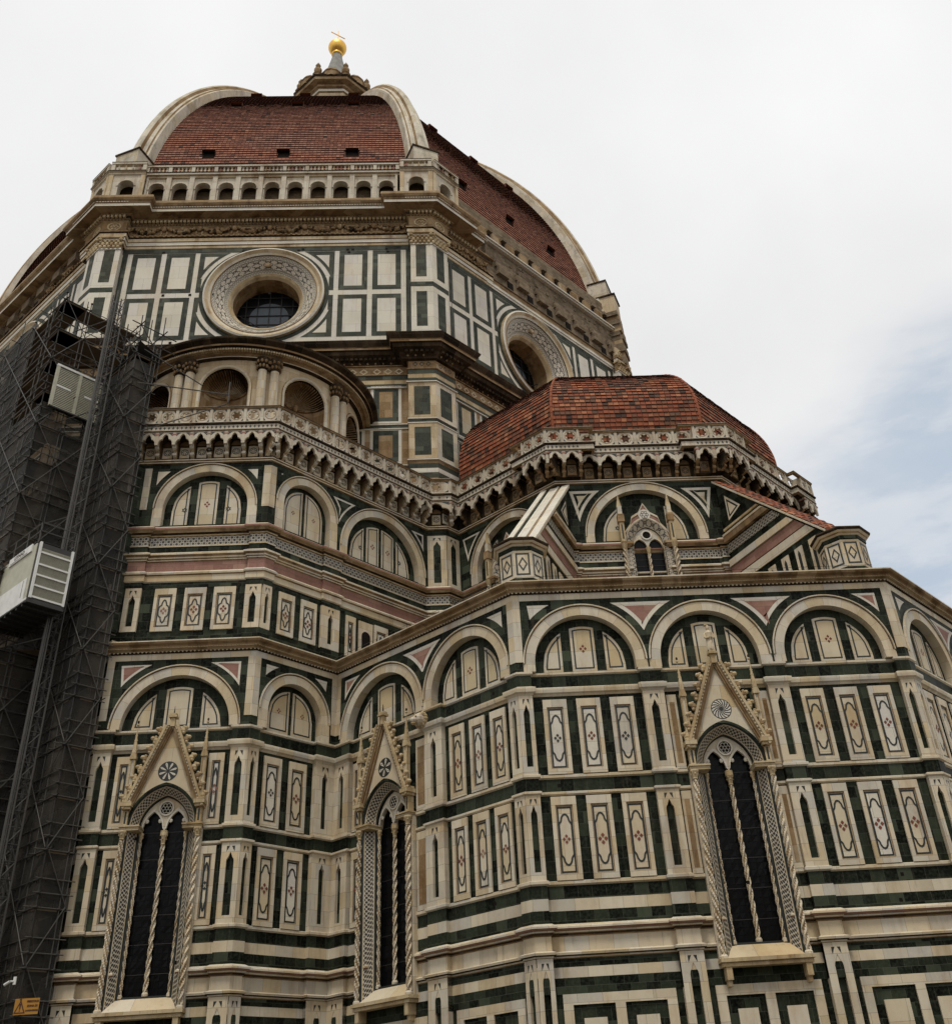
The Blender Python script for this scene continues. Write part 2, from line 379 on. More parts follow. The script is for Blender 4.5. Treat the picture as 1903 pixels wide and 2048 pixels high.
# ------------------------------------------------------------------ ground
g = B('ground', kind='structure')
g.face([V(-600, -700, 0), V(600, -700, 0), V(600, 500, 0), V(-600, 500, 0)], 'paving stone')

CATH = thing('cathedral', 'vast cathedral in white and green marble stripes under a red tiled octagonal dome', 'cathedral')

# ================================================================== LOWER STOREY
LC1 = (14.2055, -41.0554); LC2 = (29.9338, -41.0554); LC3 = (6.4162, -33.2661); LC4 = (3.1604, -36.5219); LC5 = (-3.1604, -36.5219)
L1, L2, L3, L4 = 15.728, 11.016, 4.604, 6.321
F1 = Face(LC1, (0, -1)); F2 = Face(LC3, (-S, -S)); F3 = Face(LC4, (S, -S)); F4 = Face(LC5, (0, -1)); F5 = Face(LC2, (S, -S))
LC3m = (-LC3[0], LC3[1]); LC1m = (-LC1[0], LC1[1])
F6 = Face(LC3m, (-S, -S)); F7 = Face(LC1m, (S, -S)); F8 = Face((-LC2[0], LC2[1]), (0, -1))
PO, BO = .03, -.18
WIN = {1: 7.80, 2: 3.44, 4: 3.16}
def pieces(L, piers, win=None):
    out = []; u = 0
    if win:
        out = pieces(L, piers); res = []
        for a, c, e in out:
            if a < win < c: res += [(a, win-1.36, e), (win-1.36, win+1.36, -1.0), (win+1.36, c, e)]
            else: res.append((a, c, e))
        return res
    for a, c in piers:
        if a > u+1e-6: out.append((u, a, BO))
        out.append((a, c, PO)); u = c
    if u < L-1e-6: out.append((u, L, BO))
    return out
PIERS = {1: [(0, .55), (4.86, 5.7), (9.83, 10.67), (15.18, L1)], 2: [(0, 1.0), (5.78, 6.78), (10.5, L2)], 3: [(0, .52), (3.55, L3)],
         4: [(0, .72), (5.6, L4)], 5: [(0, .55), (4.86, 5.7), (9.83, 10.67), (15.18, L1)], 6: [(0, 1.05), (L3-.52, L3)]}
FACES = {1: (F1, L1), 2: (F2, L2), 3: (F3, L3), 4: (F4, L4), 5: (F5, L1), 6: (F6, L3)}
order = [6, 4, 3, 2, 1, 5]
OUT = outline([(FACES[k][0], pieces(FACES[k][1], PIERS[k])) for k in order])
OUTW = outline([(FACES[k][0], pieces(FACES[k][1], PIERS[k], WIN.get(k))) for k in order])
OUTF = outline([(FACES[k][0], [(0, FACES[k][1], 0)]) for k in order])
cw = B('chapel_wall', CATH)
bands = [(0, 3.2, 'white marble'), (6.37, 6.69, 'white marble'), (5.88, 6.37, 'green marble'), (6.69, 6.96, 'green marble'), (8.0, 8.44, 'green marble'), (8.44, 8.82, 'white marble'), (8.82, 9.25, 'green marble'),
         (12.5, 12.95, 'green marble'), (16.5, 16.95, 'green marble'), (7.16, 7.66, 'white marble')]
for i, (z0, z1, m_) in enumerate(bands): sweep(cw, OUTW if 6.5 < z0 < 13.5 else OUT, [(0, z0), (0, z1)], m_, row=(i+3)*.46)
sc_ = B('string_course', CATH)
for z0, z1, e, m_ in ((9.25, 9.42, .07, 'white marble'), (12.35, 12.5, .07, 'white marble'), (12.95, 13.12, .07, 'white marble'), (16.95, 17.1, .06, 'white marble')):
    sweep(sc_, OUTW if z0 < 13.5 else OUT, [(0, z0), (e, z0+.05), (e, z1-.03), (0, z1)], m_, row=5.06)
sweep(sc_, OUT, [(0, 16.13), (.03, 16.17), (.05, 16.2), (.12, 16.25), (.14, 16.36), (.14, 16.43), (0, 16.5)], 'white marble', row=6.9)
sweep(sc_, OUTW, [(0, 7.63), (.05, 7.66), (.05, 7.72), (.10, 7.74), (.10, 7.80), (.16, 7.81), (.18, 7.84), (.22, 7.86), (.22, 7.92), (.05, 8.02)], ['brown carved stone', 'black crust stone', 'brown carved stone', 'white marble', 'brown carved stone', 'pink marble', 'pink marble', 'white marble', 'white marble'], row=8.28)
sweep(sc_, OUTW, [(0, 6.94), (.04, 6.97), (.04, 7.02), (.13, 7.05), (.15, 7.12), (0, 7.18)], ['brown carved stone', 'white marble', 'black crust stone', 'white marble', 'white marble'], row=9.66)
cn = B('cornice', CATH)
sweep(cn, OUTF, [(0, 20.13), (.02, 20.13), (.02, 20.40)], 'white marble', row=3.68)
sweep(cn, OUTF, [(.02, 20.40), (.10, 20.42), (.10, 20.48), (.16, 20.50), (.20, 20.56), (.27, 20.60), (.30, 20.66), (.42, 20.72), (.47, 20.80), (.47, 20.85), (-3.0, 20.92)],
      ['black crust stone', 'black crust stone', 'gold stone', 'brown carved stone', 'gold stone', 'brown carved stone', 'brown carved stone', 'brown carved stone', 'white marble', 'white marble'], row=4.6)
# dentil rows under the cornice
def dentils(b, F, u0, u1, z0, z1, d0, d1, pitch, mat, tri=False):
    n = int((u1-u0)/pitch)
    for i in range(n):
        a = u0+(i+.5)*(u1-u0)/n; w = pitch*.32
        if tri: F.prism(b, [(a-w, z1), (a, z0), (a+w, z1)], d0, d1, mat)
        else: F.box(b, a-w, a+w, z0, z1, d0, d1, mat)
for k in (6, 4, 3, 2, 1, 5):
    F, L = FACES[k]
    dentils(cn, F, -.05, L+.05, 20.415, 20.475, .1, .135, .17, 'white marble', True)
    dentils(cn, F, -.08, L+.08, 20.565, 20.605, .22, .27, .11, 'gold stone')

def four_lozenge(F, b, u, z, d, r, mat='red marble'):
    for dx, dz in ((0, 1), (0, -1), (1, 0), (-1, 0)):
        cx, cz = u+dx*r*.62, z+dz*r*.72
        F.prism(b, [(cx-.40*r, cz), (cx, cz-.46*r), (cx+.40*r, cz), (cx, cz+.46*r)], d-.004, d, mat, sides=False)
def mandorla(u, zc, w, hs, hp):
    """outline of the long inlaid figure: straight sides, ogee heads"""
    half = [(w, -hs), (w, hs), (.94*w, hs+.16*hp), (.74*w, hs+.30*hp), (.66*w, hs+.42*hp), (.58*w, hs+.66*hp), (.34*w, hs+.90*hp), (0, hs+hp)]
    up_ = half[1:]; full = [half[0]]+up_+[(-x, z) for x, z in up_[-2::-1]]+[(-w, -hs)]
    low = [(-x, -z) for x, z in up_[1:]]; low = low + [(x, -z) for x, z in [(half[i][0], half[i][1]) for i in range(6, 1, -1)]]
    return [(u+x, zc+z) for x, z in full+low]
def inlaid_panel(F, parent, u0, u1, z0, z1, d=-.18, fig=True, loz='red marble'):
    b = B('inlaid_panel', parent)
    fr = rect(u0, u1, z0, z1); mu = .145; it = rect(u0+mu, u1-mu, z0+.2, z1-.3)
    F.loop(b, fr, it, d+.02, d+.09, 'white marble')
    it2 = rect(u0+mu+.03, u1-mu-.03, z0+.225, z1-.335)
    F.loop(b, it, it2, d+.02, d+.06, 'rust marble')
    F.prism(b, it, d-.02, d+.03, random.choice(('panel marble', 'panel marble', 'clean marble', 'white marble')), sides=False)
    s_ = rect(u0+mu+.045, u1-mu-.045, z0+.245, z1-.36)
    F.stroke(b, s_, .06, d+.036, 'dark inlay')
    if fig:
        uc = (u0+u1)/2; zc = (s_[0][1]+s_[2][1])/2; H = (s_[2][1]-s_[0][1])/2; w = (u1-u0)/2-mu-.06
        hp = min(.42, H*.36); hs = H*.80-hp
        if H < .8:
            q = [(0, 1), (.3, .88), (.46, .68), (.52, .52), (.76, .46), (.95, .28), (1, 0)]
            q = q+[(x, -z) for x, z in q[-2::-1]]; q = q+[(-x, z) for x, z in q[-2:0:-1]]
            F.stroke(b, [(uc+x*w*.95, zc+z*H*.80) for x, z in q], .06, d+.042, 'dark inlay')
        else: F.stroke(b, mandorla(uc, zc, w, hs, hp), .062, d+.042, 'dark inlay')
        four_lozenge(F, b, uc+random.uniform(-.01, .01), zc+random.uniform(-.04, .04), d+.044, random.uniform(.14, .18), loz if random.random() < .75 else random.choice(('dark inlay', 'pink marble')))
    return b
def lancet_pts(w, h):
    """upper outline of a trefoiled lancet: height above spring as function of u"""
    def f(x):
        t = abs(x)/w
        if t >= 1: return 0
        if t > .55: return h*.42*sqrt(max(0, 1-((t-.45)/.55)**2))
        return h*(.40+.60*(1-t/.55)**.75)
    return f
def lancet_panel(F, parent, u0, u1, z0, z1, d=.03, w=None, name='lancet_niche', fill='green marble'):
    b = B(name, parent)
    uc = (u0+u1)/2; w = w or min(.15, (u1-u0)*.21)
    zb, zs, h = z0+.28, z1-.72, .36
    f = lancet_pts(w, h); us = [uc+w*k for k in (-1, -.9, -.75, -.6, -.5, -.35, -.2, -.08, 0, .08, .2, .35, .5, .6, .75, .9, 1)]
    F.box(b, u0, uc-w, z0, z1, -.3, d, 'white marble'); F.box(b, uc+w, u1, z0, z1, -.3, d, 'white marble')
    F.box(b, uc-w, uc+w, z0, zb, -.3, d, 'white marble')
    F.columns(b, us, lambda u: zs+f(u-uc), lambda u: z1, d-.2, d, 'white marble')
    F.quad(b, uc-w, uc+w, zb, z1-.2, d-.13, fill)
    for sg in (-1, 1):
        F.prism(b, [(uc+sg*w*1.05, z1-.14), (uc+sg*w*.25, z1-.14), (uc+sg*w*1.05, z1-.36)], d, d+.004, 'dark inlay', sides=False)
    return b
def archivolt(F, parent, uc, cz, Ro, Ri, zb, d=.04, db=-.36, name='blind_arch', a0=0, a1=180):
    b = B(name, parent)
    n = 40
    po, pi_ = arc(uc, cz, Ro-.1, a0, a1, n), arc(uc, cz, Ri, a0, a1, n)
    for i in range(n):
        # voussoir wedge: own uv so that blocks follow the curve
        a, c = po[i], po[i+1]; e, f = pi_[i], pi_[i+1]
        s0, s1 = Ro*pi*i/n, Ro*pi*(i+1)/n
        b.face([F.p(*a, d), F.p(*e, d), F.p(*f, d), F.p(*c, d)], 'white marble', uv=[(s0, .1), (s0, .5), (s1, .5), (s1, .1)])
        b.face([F.p(*e, d), F.p(*e, db), F.p(*f, db), F.p(*f, d)], 'white marble', uv=[(s0, .65), (s0, .98), (s1, .98), (s1, .65)])
    for (ra, rb, dd, m_) in ((Ro-.1, Ro-.05, d-.03, 'brown carved stone'), (Ro-.05, Ro, d+.06, 'white marble')):
        p1, p2 = arc(uc, cz, rb, a0, a1, n), arc(uc, cz, ra, a0, a1, n)
        F.loop(b, p1, p2, d-.04, dd, m_, closed=False)
    if cz > zb+.01:
        for sg in (-1, 1):
            a, c = sorted((uc+sg*Ri, uc+sg*(Ro)))
            F.box(b, a, c, zb, cz, db, d, 'white marble')
    return b
def lun_panels(F, b, uc, cz, Ri, zb, d, kinds):
    """three (or two / four) inlaid fields inside a lunette"""
    r = Ri*.82
    def field(pts, fig=None, fz=.15):
        F.prism(b, pts, d, d+.05, 'white marble'); q = inset(pts, .12)
        F.prism(b, q, d+.05, d+.052, 'panel marble', sides=False); F.stroke(b, inset(pts, .10), .06, d+.056, 'dark inlay')
        if fig:
            cx = (min(p[0] for p in pts)*.5+max(p[0] for p in pts)*.5); zm = max(p[1] for p in pts); cz_ = zb+(zm-zb)*.47
            if fig == 'star': cx = cx*.45+(.55*max(pts, key=lambda p: p[1])[0]); cz_ = zb+(zm-zb)*.42
            if fig == 'star':
                for k in (0, 1):
                    tri = [(cx+fz*cos(R_(90+180*k+120*i)), cz_+fz*sin(R_(90+180*k+120*i))) for i in range(3)]
                    F.stroke(b, tri, .03, d+.06+.002*k, 'dark inlay')
            else: four_lozenge(F, b, cx, cz_+.05, d+.058, fz, fig)
    def seg(u0, u1):
        def zt(u): return cz+sqrt(max(0, r*r-(u-uc)**2))
        us = frange(u0, u1, 10)
        pts = [(u0, zb), (u1, zb)]+[(u, zt(u)) for u in us[::-1] if zt(u) > zb+.02]
        return pts
    g1 = .30*r
    if kinds == 2:
        field(seg(uc-r, uc-.09), 'red marble', .11); field(seg(uc+.09, uc+r), 'red marble', .11)
    elif kinds == 4:
        field(seg(uc-r, uc-.56*r), 'star'); field(seg(uc-.46*r, uc-.05*r), 'red marble'); field(seg(uc+.05*r, uc+.46*r), 'red marble'); field(seg(uc+.56*r, uc+r), 'star')
    else:
        field(seg(uc-r, uc-.53*r), 'star' if kinds in ('s', 'w') else None)
        if kinds != 'w': field(seg(uc-g1, uc+g1), 'red marble' if kinds in ('c', 's') else None)
        field(seg(uc+.53*r, uc+r), 'star' if kinds in ('s', 'w') else None)
def arch_row(F, L, parent, arches, zt, zb, ztri, tri_mat, kinds, corner=(True, True), pil=.3, zp=None, ring=.47):
    """spandrel wall with arches, corner strips, triangles and lunettes"""
    wall = parent
    us = [0]
    for uc, Ro, cz in arches:
        us += [uc-Ro*cos(R_(a)) for a in range(0, 181, 6)]
    us += [L]
    us = sorted(set(round(u, 5) for u in us if -1e-6 <= u <= L+1e-6))
    def lo(u):
        z = zb
        for uc, Ro, cz in arches:
            if abs(u-uc) < Ro-1e-4: z = max(z, cz+sqrt(Ro*Ro-(u-uc)**2)-.02)
            elif abs(abs(u-uc)-Ro) < 1e-3: z = max(z, zb)
        return z
    F.columns(wall, us, lo, lambda u: zt, -.3, 0, 'green marble')
    F.box(wall, 0, L, zb-.1, zt, -1.3, -.36, 'green marble')
    if corner[0]: F.box(wall, -.01, pil, zp or zb+.4, zt+.03, -.1, .025, 'white marble')
    if corner[1]: F.box(wall, L-pil, L+.01, zp or zb+.4, zt+.03, -.1, .025, 'white marble')
    for i, (uc, Ro, cz) in enumerate(arches):
        archivolt(F, wall, uc, cz, Ro, Ro-ring, zb)
        lb = B('lunette_panel', wall)
        lun_panels(F, lb, uc, cz, Ro-ring, zb+.06, -.36, kinds[i])
    # triangles
    def tri(pts, small):
        F.prism(wall, pts, 0, .012, 'clean marble', sides=False)
        if tri_mat and area(pts) > .3:
            F.prism(wall, inset(pts, .16 if area(pts) > .9 else .10), .012, .015, tri_mat, sides=False)
            if tri_mat == 'green marble' and area(pts) > 1.0: F.prism(wall, inset(pts, .30), .015, .018, 'panel marble', sides=False)
    def side(uc, Ro, cz, sg, ue):
        r = Ro+.33
        pts = []
        for i in range(9):
            a = i/8; z = ztri-(ztri-max(cz+.9, cz+sqrt(max(.01, r*r-(ue-uc)**2))))*a
            u = uc+sg*sqrt(max(0, r*r-(z-cz)**2)) if z < cz+r else uc
            if sg*(u-ue) <= 0: pts.append((u, z))
        return pts
    for i, (uc, Ro, cz) in enumerate(arches):
        for sg in (-1, 1):
            j = i+sg
            if 0 <= j < len(arches):
                if sg == 1:
                    um = (uc+Ro+arches[j][0]-arches[j][1])/2
                    p = side(uc, Ro, cz, 1, um); q = side(*arches[j], -1, um)
                    pts = [p[0], *p[1:], *q[::-1]]
                    if len(p) > 2 and len(q) > 2: tri(pts, False)
            else:
                ue = (pil+.3) if sg < 0 else L-pil-.3
                if (sg < 0 and not corner[0]): ue = .3
                if (sg > 0 and not corner[1]): ue = L-.3
                p = side(uc, Ro, cz, sg, ue)
                if len(p) > 2: tri([(ue, ztri), *p, ] if True else p, True)

# ------------------------------------------------------------------ gothic windows
def gothic_window(F, uc, statue=False, rose='spiral', zoff=0, H=1.0):
    P = CATH
    w = B('gothic_window', P)
    zs0, zsp = 6.6, 13.05
    # splayed jambs with geometric inlay
    for sg in (-1, 1):
        for z0, z1 in ((6.62, zsp),):
            a = F.p(uc+sg*1.34, z0, .12); c = F.p(uc+sg*.98, z0+.45, -.36)
            b_ = F.p(uc+sg*1.34, z1, .12); d = F.p(uc+sg*.98, z1, -.36)
            for f0, f1, m_ in ((0, .12, 'dark inlay'), (.12, .2, 'white marble'), (.2, .8, 'window inlay'), (.8, .87, 'white marble'), (.87, 1, 'dark inlay')):
                w.face([a.lerp(c, f0), a.lerp(c, f1), b_.lerp(d, f1), b_.lerp(d, f0)], m_, uv=[(0, z0), (.34, z0), (.34, z1), (0, z1)])
        F.box(w, *sorted((uc+sg*1.34, uc+sg*1.385)), 6.6, zsp, -.2, .13, 'dark inlay')
        F.box(w, *sorted((uc+sg*1.385, uc+sg*1.60)), 6.6, zsp, -.3, .03, 'white marble')
        F.box(w, *sorted((uc+sg*.93, uc+sg*.99)), 7.05, zsp, -.6, -.33, 'dark inlay')
        # capitals and impost mouldings
        F.box(w, *sorted((uc+sg*.85, uc+sg*1.6)), 12.95, 13.08, -.5, .24, 'gold stone')
        F.box(w, *sorted((uc+sg*.83, uc+sg*1.63)), 13.08, 13.14, -.5, .29, 'gold stone')
        # brackets under the sill
        F.box(w, *sorted((uc+sg*1.27, uc+sg*1.47)), 5.98, 6.38, -.2, .24, 'gold stone')
        F.box(w, *sorted((uc+sg*1.30, uc+sg*1.44)), 5.80, 5.98, -.2, .12, 'gold stone')
    w.face([F.p(uc-1.34, 6.62, .2), F.p(uc+1.34, 6.62, .2), F.p(uc+1.0, 7.12, -.4), F.p(uc-1.0, 7.12, -.4)], 'panel marble')
    F.box(w, uc-1.0, uc+1.0, 7.0, 7.16, -.6, -.36, 'dark inlay')
    F.box(w, uc-1.62, uc+1.62, 6.5, 6.62, -.25, .34, 'gold stone'); F.box(w, uc-1.56, uc+1.56, 6.37, 6.5, -.25, .27, 'gold stone')
    # arch: splay + border + white gable field
    po, pin, pb = pointed(1.34, 1.64), pointed(.98, 1.30), pointed(1.42, 1.74)
    ts = [-1+2*i/28 for i in range(29)]
    ts = [(abs(t)**.8)*(1 if t > 0 else -1) for t in ts]
    cum = 0
    for a, c in zip(ts, ts[1:]):
        o1, o2 = (a*1.34, zsp+po(a*1.34)), (c*1.34, zsp+po(c*1.34)); i1, i2 = (a*.98, zsp+pin(a*.98)), (c*.98, zsp+pin(c*.98))
        l = sqrt((o2[0]-o1[0])**2+(o2[1]-o1[1])**2)
        A_, B_, C_, D_ = F.p(uc+o1[0], o1[1], .12), F.p(uc+o2[0], o2[1], .12), F.p(uc+i2[0], i2[1], -.36), F.p(uc+i1[0], i1[1], -.36)
        for f0, f1, m_ in ((0, .12, 'dark inlay'), (.12, .2, 'white marble'), (.2, .8, 'window inlay'), (.8, .87, 'white marble'), (.87, 1, 'dark inlay')):
            w.face([A_.lerp(D_, f0), B_.lerp(C_, f0), B_.lerp(C_, f1), A_.lerp(D_, f1)], m_, uv=[(cum, .34), (cum+l, .34), (cum+l, 0), (cum, 0)])
        g1, g2 = (a*1.42, zsp+pb(a*1.42)), (c*1.42, zsp+pb(c*1.42))
        w.face([F.p(uc+g1[0], g1[1], .15), F.p(uc+g2[0], g2[1], .15), F.p(uc+o2[0], o2[1], .15), F.p(uc+o1[0], o1[1], .15)], 'green marble')
        cum += l
    zg, ap = 13.84, 17.0
    gl = lambda u: ap-(ap-zg)*abs(u)/1.27
    F.columns(w, [uc+1.42*t for t in ts], lambda u: zsp+pb(u-uc)-.02, lambda u: max(min(gl(u-uc), ap), zg) if abs(u-uc) < 1.27 else zg, -.3, .10, 'panel marble', reveal=False)
    F.columns(w, [uc+1.6*t for t in ts], lambda u: zsp+.05+po(max(-1.33, min(1.33, u-uc)))*.98, lambda u: 16.15, -.3, -.17, 'green marble', reveal=False)
    # rosette
    zc = 15.25; n = 48
    disc = lambda r, m_, d: F.prism(w, [(uc+r*cos(2*pi*i/n), zc+r*sin(2*pi*i/n)) for i in range(n)], d, d, m_, sides=False)
    disc(.40, 'dark inlay', .104)
    if rose == 'spiral':
        for k in range(16):
            pts = []
            for r in (.08, .16, .24, .32, .37): pts.append((r, 2*pi*k/16+r*2.2))
            q = [(uc+r*cos(a+.02), zc+r*sin(a+.02)) for r, a in pts]+[(uc+r*cos(a+.06+.55*r), zc+r*sin(a+.06+.55*r)) for r, a in pts[::-1]]
            F.prism(w, q, .11, .11, 'clean marble', sides=False)
    else:
        kk = 8 if rose == 'petal' else 6
        for k in range(kk):
            a = 2*pi*k/kk+.3; e = .95/kk
            pts = [(.06, 0), (.2, e*1.3), (.31, e*1.2), (.37, 0), (.31, -e*1.2), (.2, -e*1.3)]
            F.stroke(w, [(uc+r*cos(a+da), zc+r*sin(a+da)) for r, da in pts], .035, .11, 'clean marble')
    ga = B('gable', w)
    # gable rakes with mouldings, dentils and crockets
    th = math.atan2(ap-zg, 1.27)
    for sg in (-1, 1):
        for (o0, o1, dd, m_) in ((-.02, .05, .20, 'rust marble'), (.05, .13, .26, 'brown carved stone'), (.13, .20, .32, 'gold stone'), (.20, .30, .38, 'gold stone')):
            nx, nz_ = sin(th), cos(th)
            def q(t, o): return (uc+sg*(1.27*(1-t)+nx*o), zg+(ap-zg)*t+nz_*o)
            F.prism(ga, [q(-.05, o0), q(-.05, o1), q(1.0 + .0, o1), q(1.0, o0)], .05, dd, m_)
        for i in range(24):
            t = i/24; u, z = uc+sg*(1.27*(1-t)+sin(th)*.165), zg+(ap-zg)*t+cos(th)*.165
            F.box(ga, u-.025, u+.025, z-.02, z+.04, .3, .355, 'white marble')
        for i in range(8):
            t = .06+i*.122; u, z = uc+sg*(1.27*(1-t)+sin(th)*.38), zg+(ap-zg)*t+cos(th)*.38
            c = F.p(u, z, .24); ax = (F.u, F.n)
            lump(ga, c, (.13, .11, .15), random.choice(('gold stone', 'brown carved stone')), ax=ax)
            lump(ga, F.p(u+sg*.12, z+.10, .26), (.10, .09, .09), 'gold stone', ax=ax); lump(ga, F.p(u+sg*.02, z+.17, .2), (.07, .08, .06), 'warm niche stone', ax=ax)
            lump(ga, F.p(u+sg*.03, z-.10, .28), (.07, .07, .07), 'gold stone', ax=ax)
    F.box(ga, uc-.09, uc+.09, ap+.05, ap+.42, .12, .32, 'gold stone'); F.box(ga, uc-.17, uc+.17, ap+.42, ap+.5, .04, .40, 'gold stone'); F.box(ga, uc-.13, uc+.13, ap+.5, ap+.6, .08, .36, 'gold stone')
    if statue:
        st = B('statue', w); c = F.p(uc, 0, .22)
        lathe(st, c.x, c.y, [(.16, 17.6), (.17, 17.7), (.14, 18.0), (.15, 18.2), (.16, 18.32), (.08, 18.42), (.055, 18.46)], 10, 'white marble')
        lump(st, V(c.x, c.y, 18.56), (.085, .09, .115), 'white marble', 10, 6)
        lump(st, F.p(uc-.05, 18.68, .2), (.1, .1, .05), 'gold stone')
        for sg in (-1, 1):
            bar(st, F.p(uc+sg*.15, 18.33, .22), F.p(uc+sg*.18, 18.1, .30), .045, 'white marble'); bar(st, F.p(uc+sg*.18, 18.1, .30), F.p(uc+sg*.03, 18.08, .40), .04, 'white marble')
        bar(st, F.p(uc-.05, 17.62, .36), F.p(uc+.12, 18.2, .34), .035, 'white marble')
    else:
        F.prism(ga, [(uc-.03, ap+.6), (uc+.03, ap+.6), (uc, ap+.95)], .2, .24, 'iron')
    for sg in (-1, 1):
        pn = B('pinnacle', w)
        u = uc+sg*1.44
        F.box(pn, u-.10, u+.10, 13.14, 13.75, -.1, .20, 'gold stone'); F.box(pn, u-.035, u+.035, 13.22, 13.68, .2, .206, 'dark inlay')
        F.box(pn, u-.17, u+.17, 13.75, 13.86, -.1, .34, 'gold stone'); F.box(pn, u-.22, u+.22, 13.86, 14.02, -.1, .40, 'gold stone'); F.box(pn, u-.15, u+.15, 14.02, 14.12, -.1, .34, 'gold stone')
        for k in (-1, 1):
            F.box(pn, u+k*.075-.03, u+k*.075+.03, 14.12, 15.75, .10, .16, 'gold stone'); F.box(pn, u+k*.075-.03, u+k*.075+.03, 14.12, 15.75, .22, .28, 'gold stone')
        F.box(pn, u-.05, u+.05, 14.12, 15.75, .13, .25, 'white marble')
        F.box(pn, u-.13, u+.13, 15.75, 15.82, .06, .32, 'gold stone')
        for (dd) in (.06, .32):
            F.prism(pn, [(u-.13, 15.82), (u+.13, 15.82), (u, 16.25)], .19, dd, 'gold stone')
        ax = [F.p(u+a, 15.82, .19+c) for a, c in ((-.10, -.10), (.10, -.10), (.10, .10), (-.10, .10))]; tip = F.p(u, 17.15, .19)
        for i in range(4): pn.face([ax[i], ax[(i+1) % 4], tip], 'gold stone')
        for i in range(5):
            for k in (-1, 1): lump(pn, F.p(u+k*.085*(1-i/5.5), 15.95+i*.2, .19), .04, 'gold stone', 5, 3)
        lump(pn, F.p(u, 17.2, .19), (.06, .06, .05), 'gold stone'); lump(pn, F.p(u, 17.32, .19), (.045, .045, .07), 'black crust stone')
    # tracery
    tr_ = B('tracery', w)
    lf = pointed(.43, .80)
    def lan(u):
        x = min(abs(u-.47), abs(u+.47)); z = zsp
        return zsp-.02+(lf(x) if x < .43 else 0)
    us = frange(-.98, .98, 56)
    F.columns(tr_, [uc+u for u in us], lambda u: lan(u-uc), lambda u: zsp+pin(u-uc), -.62, -.44, 'white marble')
    for sg in (-1, 1):
        o = [(uc+sg*.47+x, zsp+pointed(.46, .86)(x)) for x in frange(-.46, .46, 20)]; i_ = [(uc+sg*.47+x*.86, zsp+pointed(.40, .74)(x*.86)) for x in frange(-.46, .46, 20)]
        F.loop(tr_, o, i_, -.5, -.39, 'clean marble', closed=False)
        for k in (-1, 1):
            lump(tr_, F.p(uc+sg*.47+k*.26, zsp+.38, -.45), (.08, .05, .09), 'clean marble', ax=(F.u, F.n))
    zr = zsp+.86; n = 28
    F.prism(tr_, [(uc+.26*cos(2*pi*i/n), zr+.26*sin(2*pi*i/n)) for i in range(n)], -.43, -.43, 'void', sides=False)
    F.loop(tr_, [(uc+.30*cos(2*pi*i/n), zr+.30*sin(2*pi*i/n)) for i in range(n)], [(uc+.24*cos(2*pi*i/n), zr+.24*sin(2*pi*i/n)) for i in range(n)], -.44, -.38, 'clean marble')
    for k in range(6):
        a = 2*pi*k/6
        F.stroke(tr_, [(uc+.13*cos(a)+.085*cos(2*pi*i/12), zr+.13*sin(a)+.085*sin(2*pi*i/12)) for i in range(12)], .025, -.41, 'clean marble')
    gp = B('glass_pane', w)
    F.box(gp, uc-1.0, uc+1.0, 6.9, 14.3, -.75, -.62, 'dark glass')
    for i in range(6): F.box(gp, uc-1.0, uc+1.0, 7.9+i*1.02, 7.925+i*1.02, -.62, -.60, 'iron')
    for i in range(28):
        for k in range(8):
            u = uc-.9+k*.225; z = 7.2+i*.235; t = random.uniform(-.012, .012); q = random.uniform(-.012, .012)
            gp.face([F.p(u, z, -.612+t), F.p(u+.21, z, -.612-t+q), F.p(u+.21, z+.22, -.612-t), F.p(u, z+.22, -.612+t+q)], 'dark glass')
    for sg in (-1, 1):
        for (u, d, r, z0, z1) in ((uc+sg*1.46, .17, .085, 6.75, 12.6), (uc+sg*.90, -.42, .06, 7.25, 12.6)):
            tcx = B('twisted_column', w); c = F.p(u, 0, d)
            twisted(tcx, c, z0, z1, r, 'white marble', pitch=.36, hand=sg, amp=.42)
            lathe(tcx, c.x, c.y, [(r*1.7, z0-.14), (r*1.7, z0-.06), (r*1.2, z0)], 10, 'white marble')
            lathe(tcx, c.x, c.y, [(r*1.0, z1), (r*1.3, z1+.03), (r*1.05, z1+.06), (r*1.5, z1+.2), (r*2.0, z1+.3), (r*1.9, z1+.36)], 10, 'gold stone')
            for k in range(8): lump(tcx, V(c.x+r*1.5*cos(k*pi/4), c.y+r*1.5*sin(k*pi/4), z1+.2+.08*(k % 2)), r*.5, 'gold stone', 5, 3)
    tcx = B('twisted_column', w); c = F.p(uc, 0, -.47); r = .07
    twisted(tcx, c, 7.3, 12.5, r, 'white marble', pitch=.4, amp=.42)
    lathe(tcx, c.x, c.y, [(r*1.7, 7.16), (r*1.7, 7.24), (r*1.2, 7.3)], 10, 'white marble')
    lathe(tcx, c.x, c.y, [(r*1.0, 12.5), (r*1.3, 12.53), (r*1.1, 12.56), (r*1.6, 12.75), (r*2.2, 12.85), (r*2.1, 13.04)], 10, 'gold stone')
    for k in range(8): lump(tcx, V(c.x+r*1.6*cos(k*pi/4), c.y+r*1.6*sin(k*pi/4), 12.72+.08*(k % 2)), r*.5, 'gold stone', 5, 3)

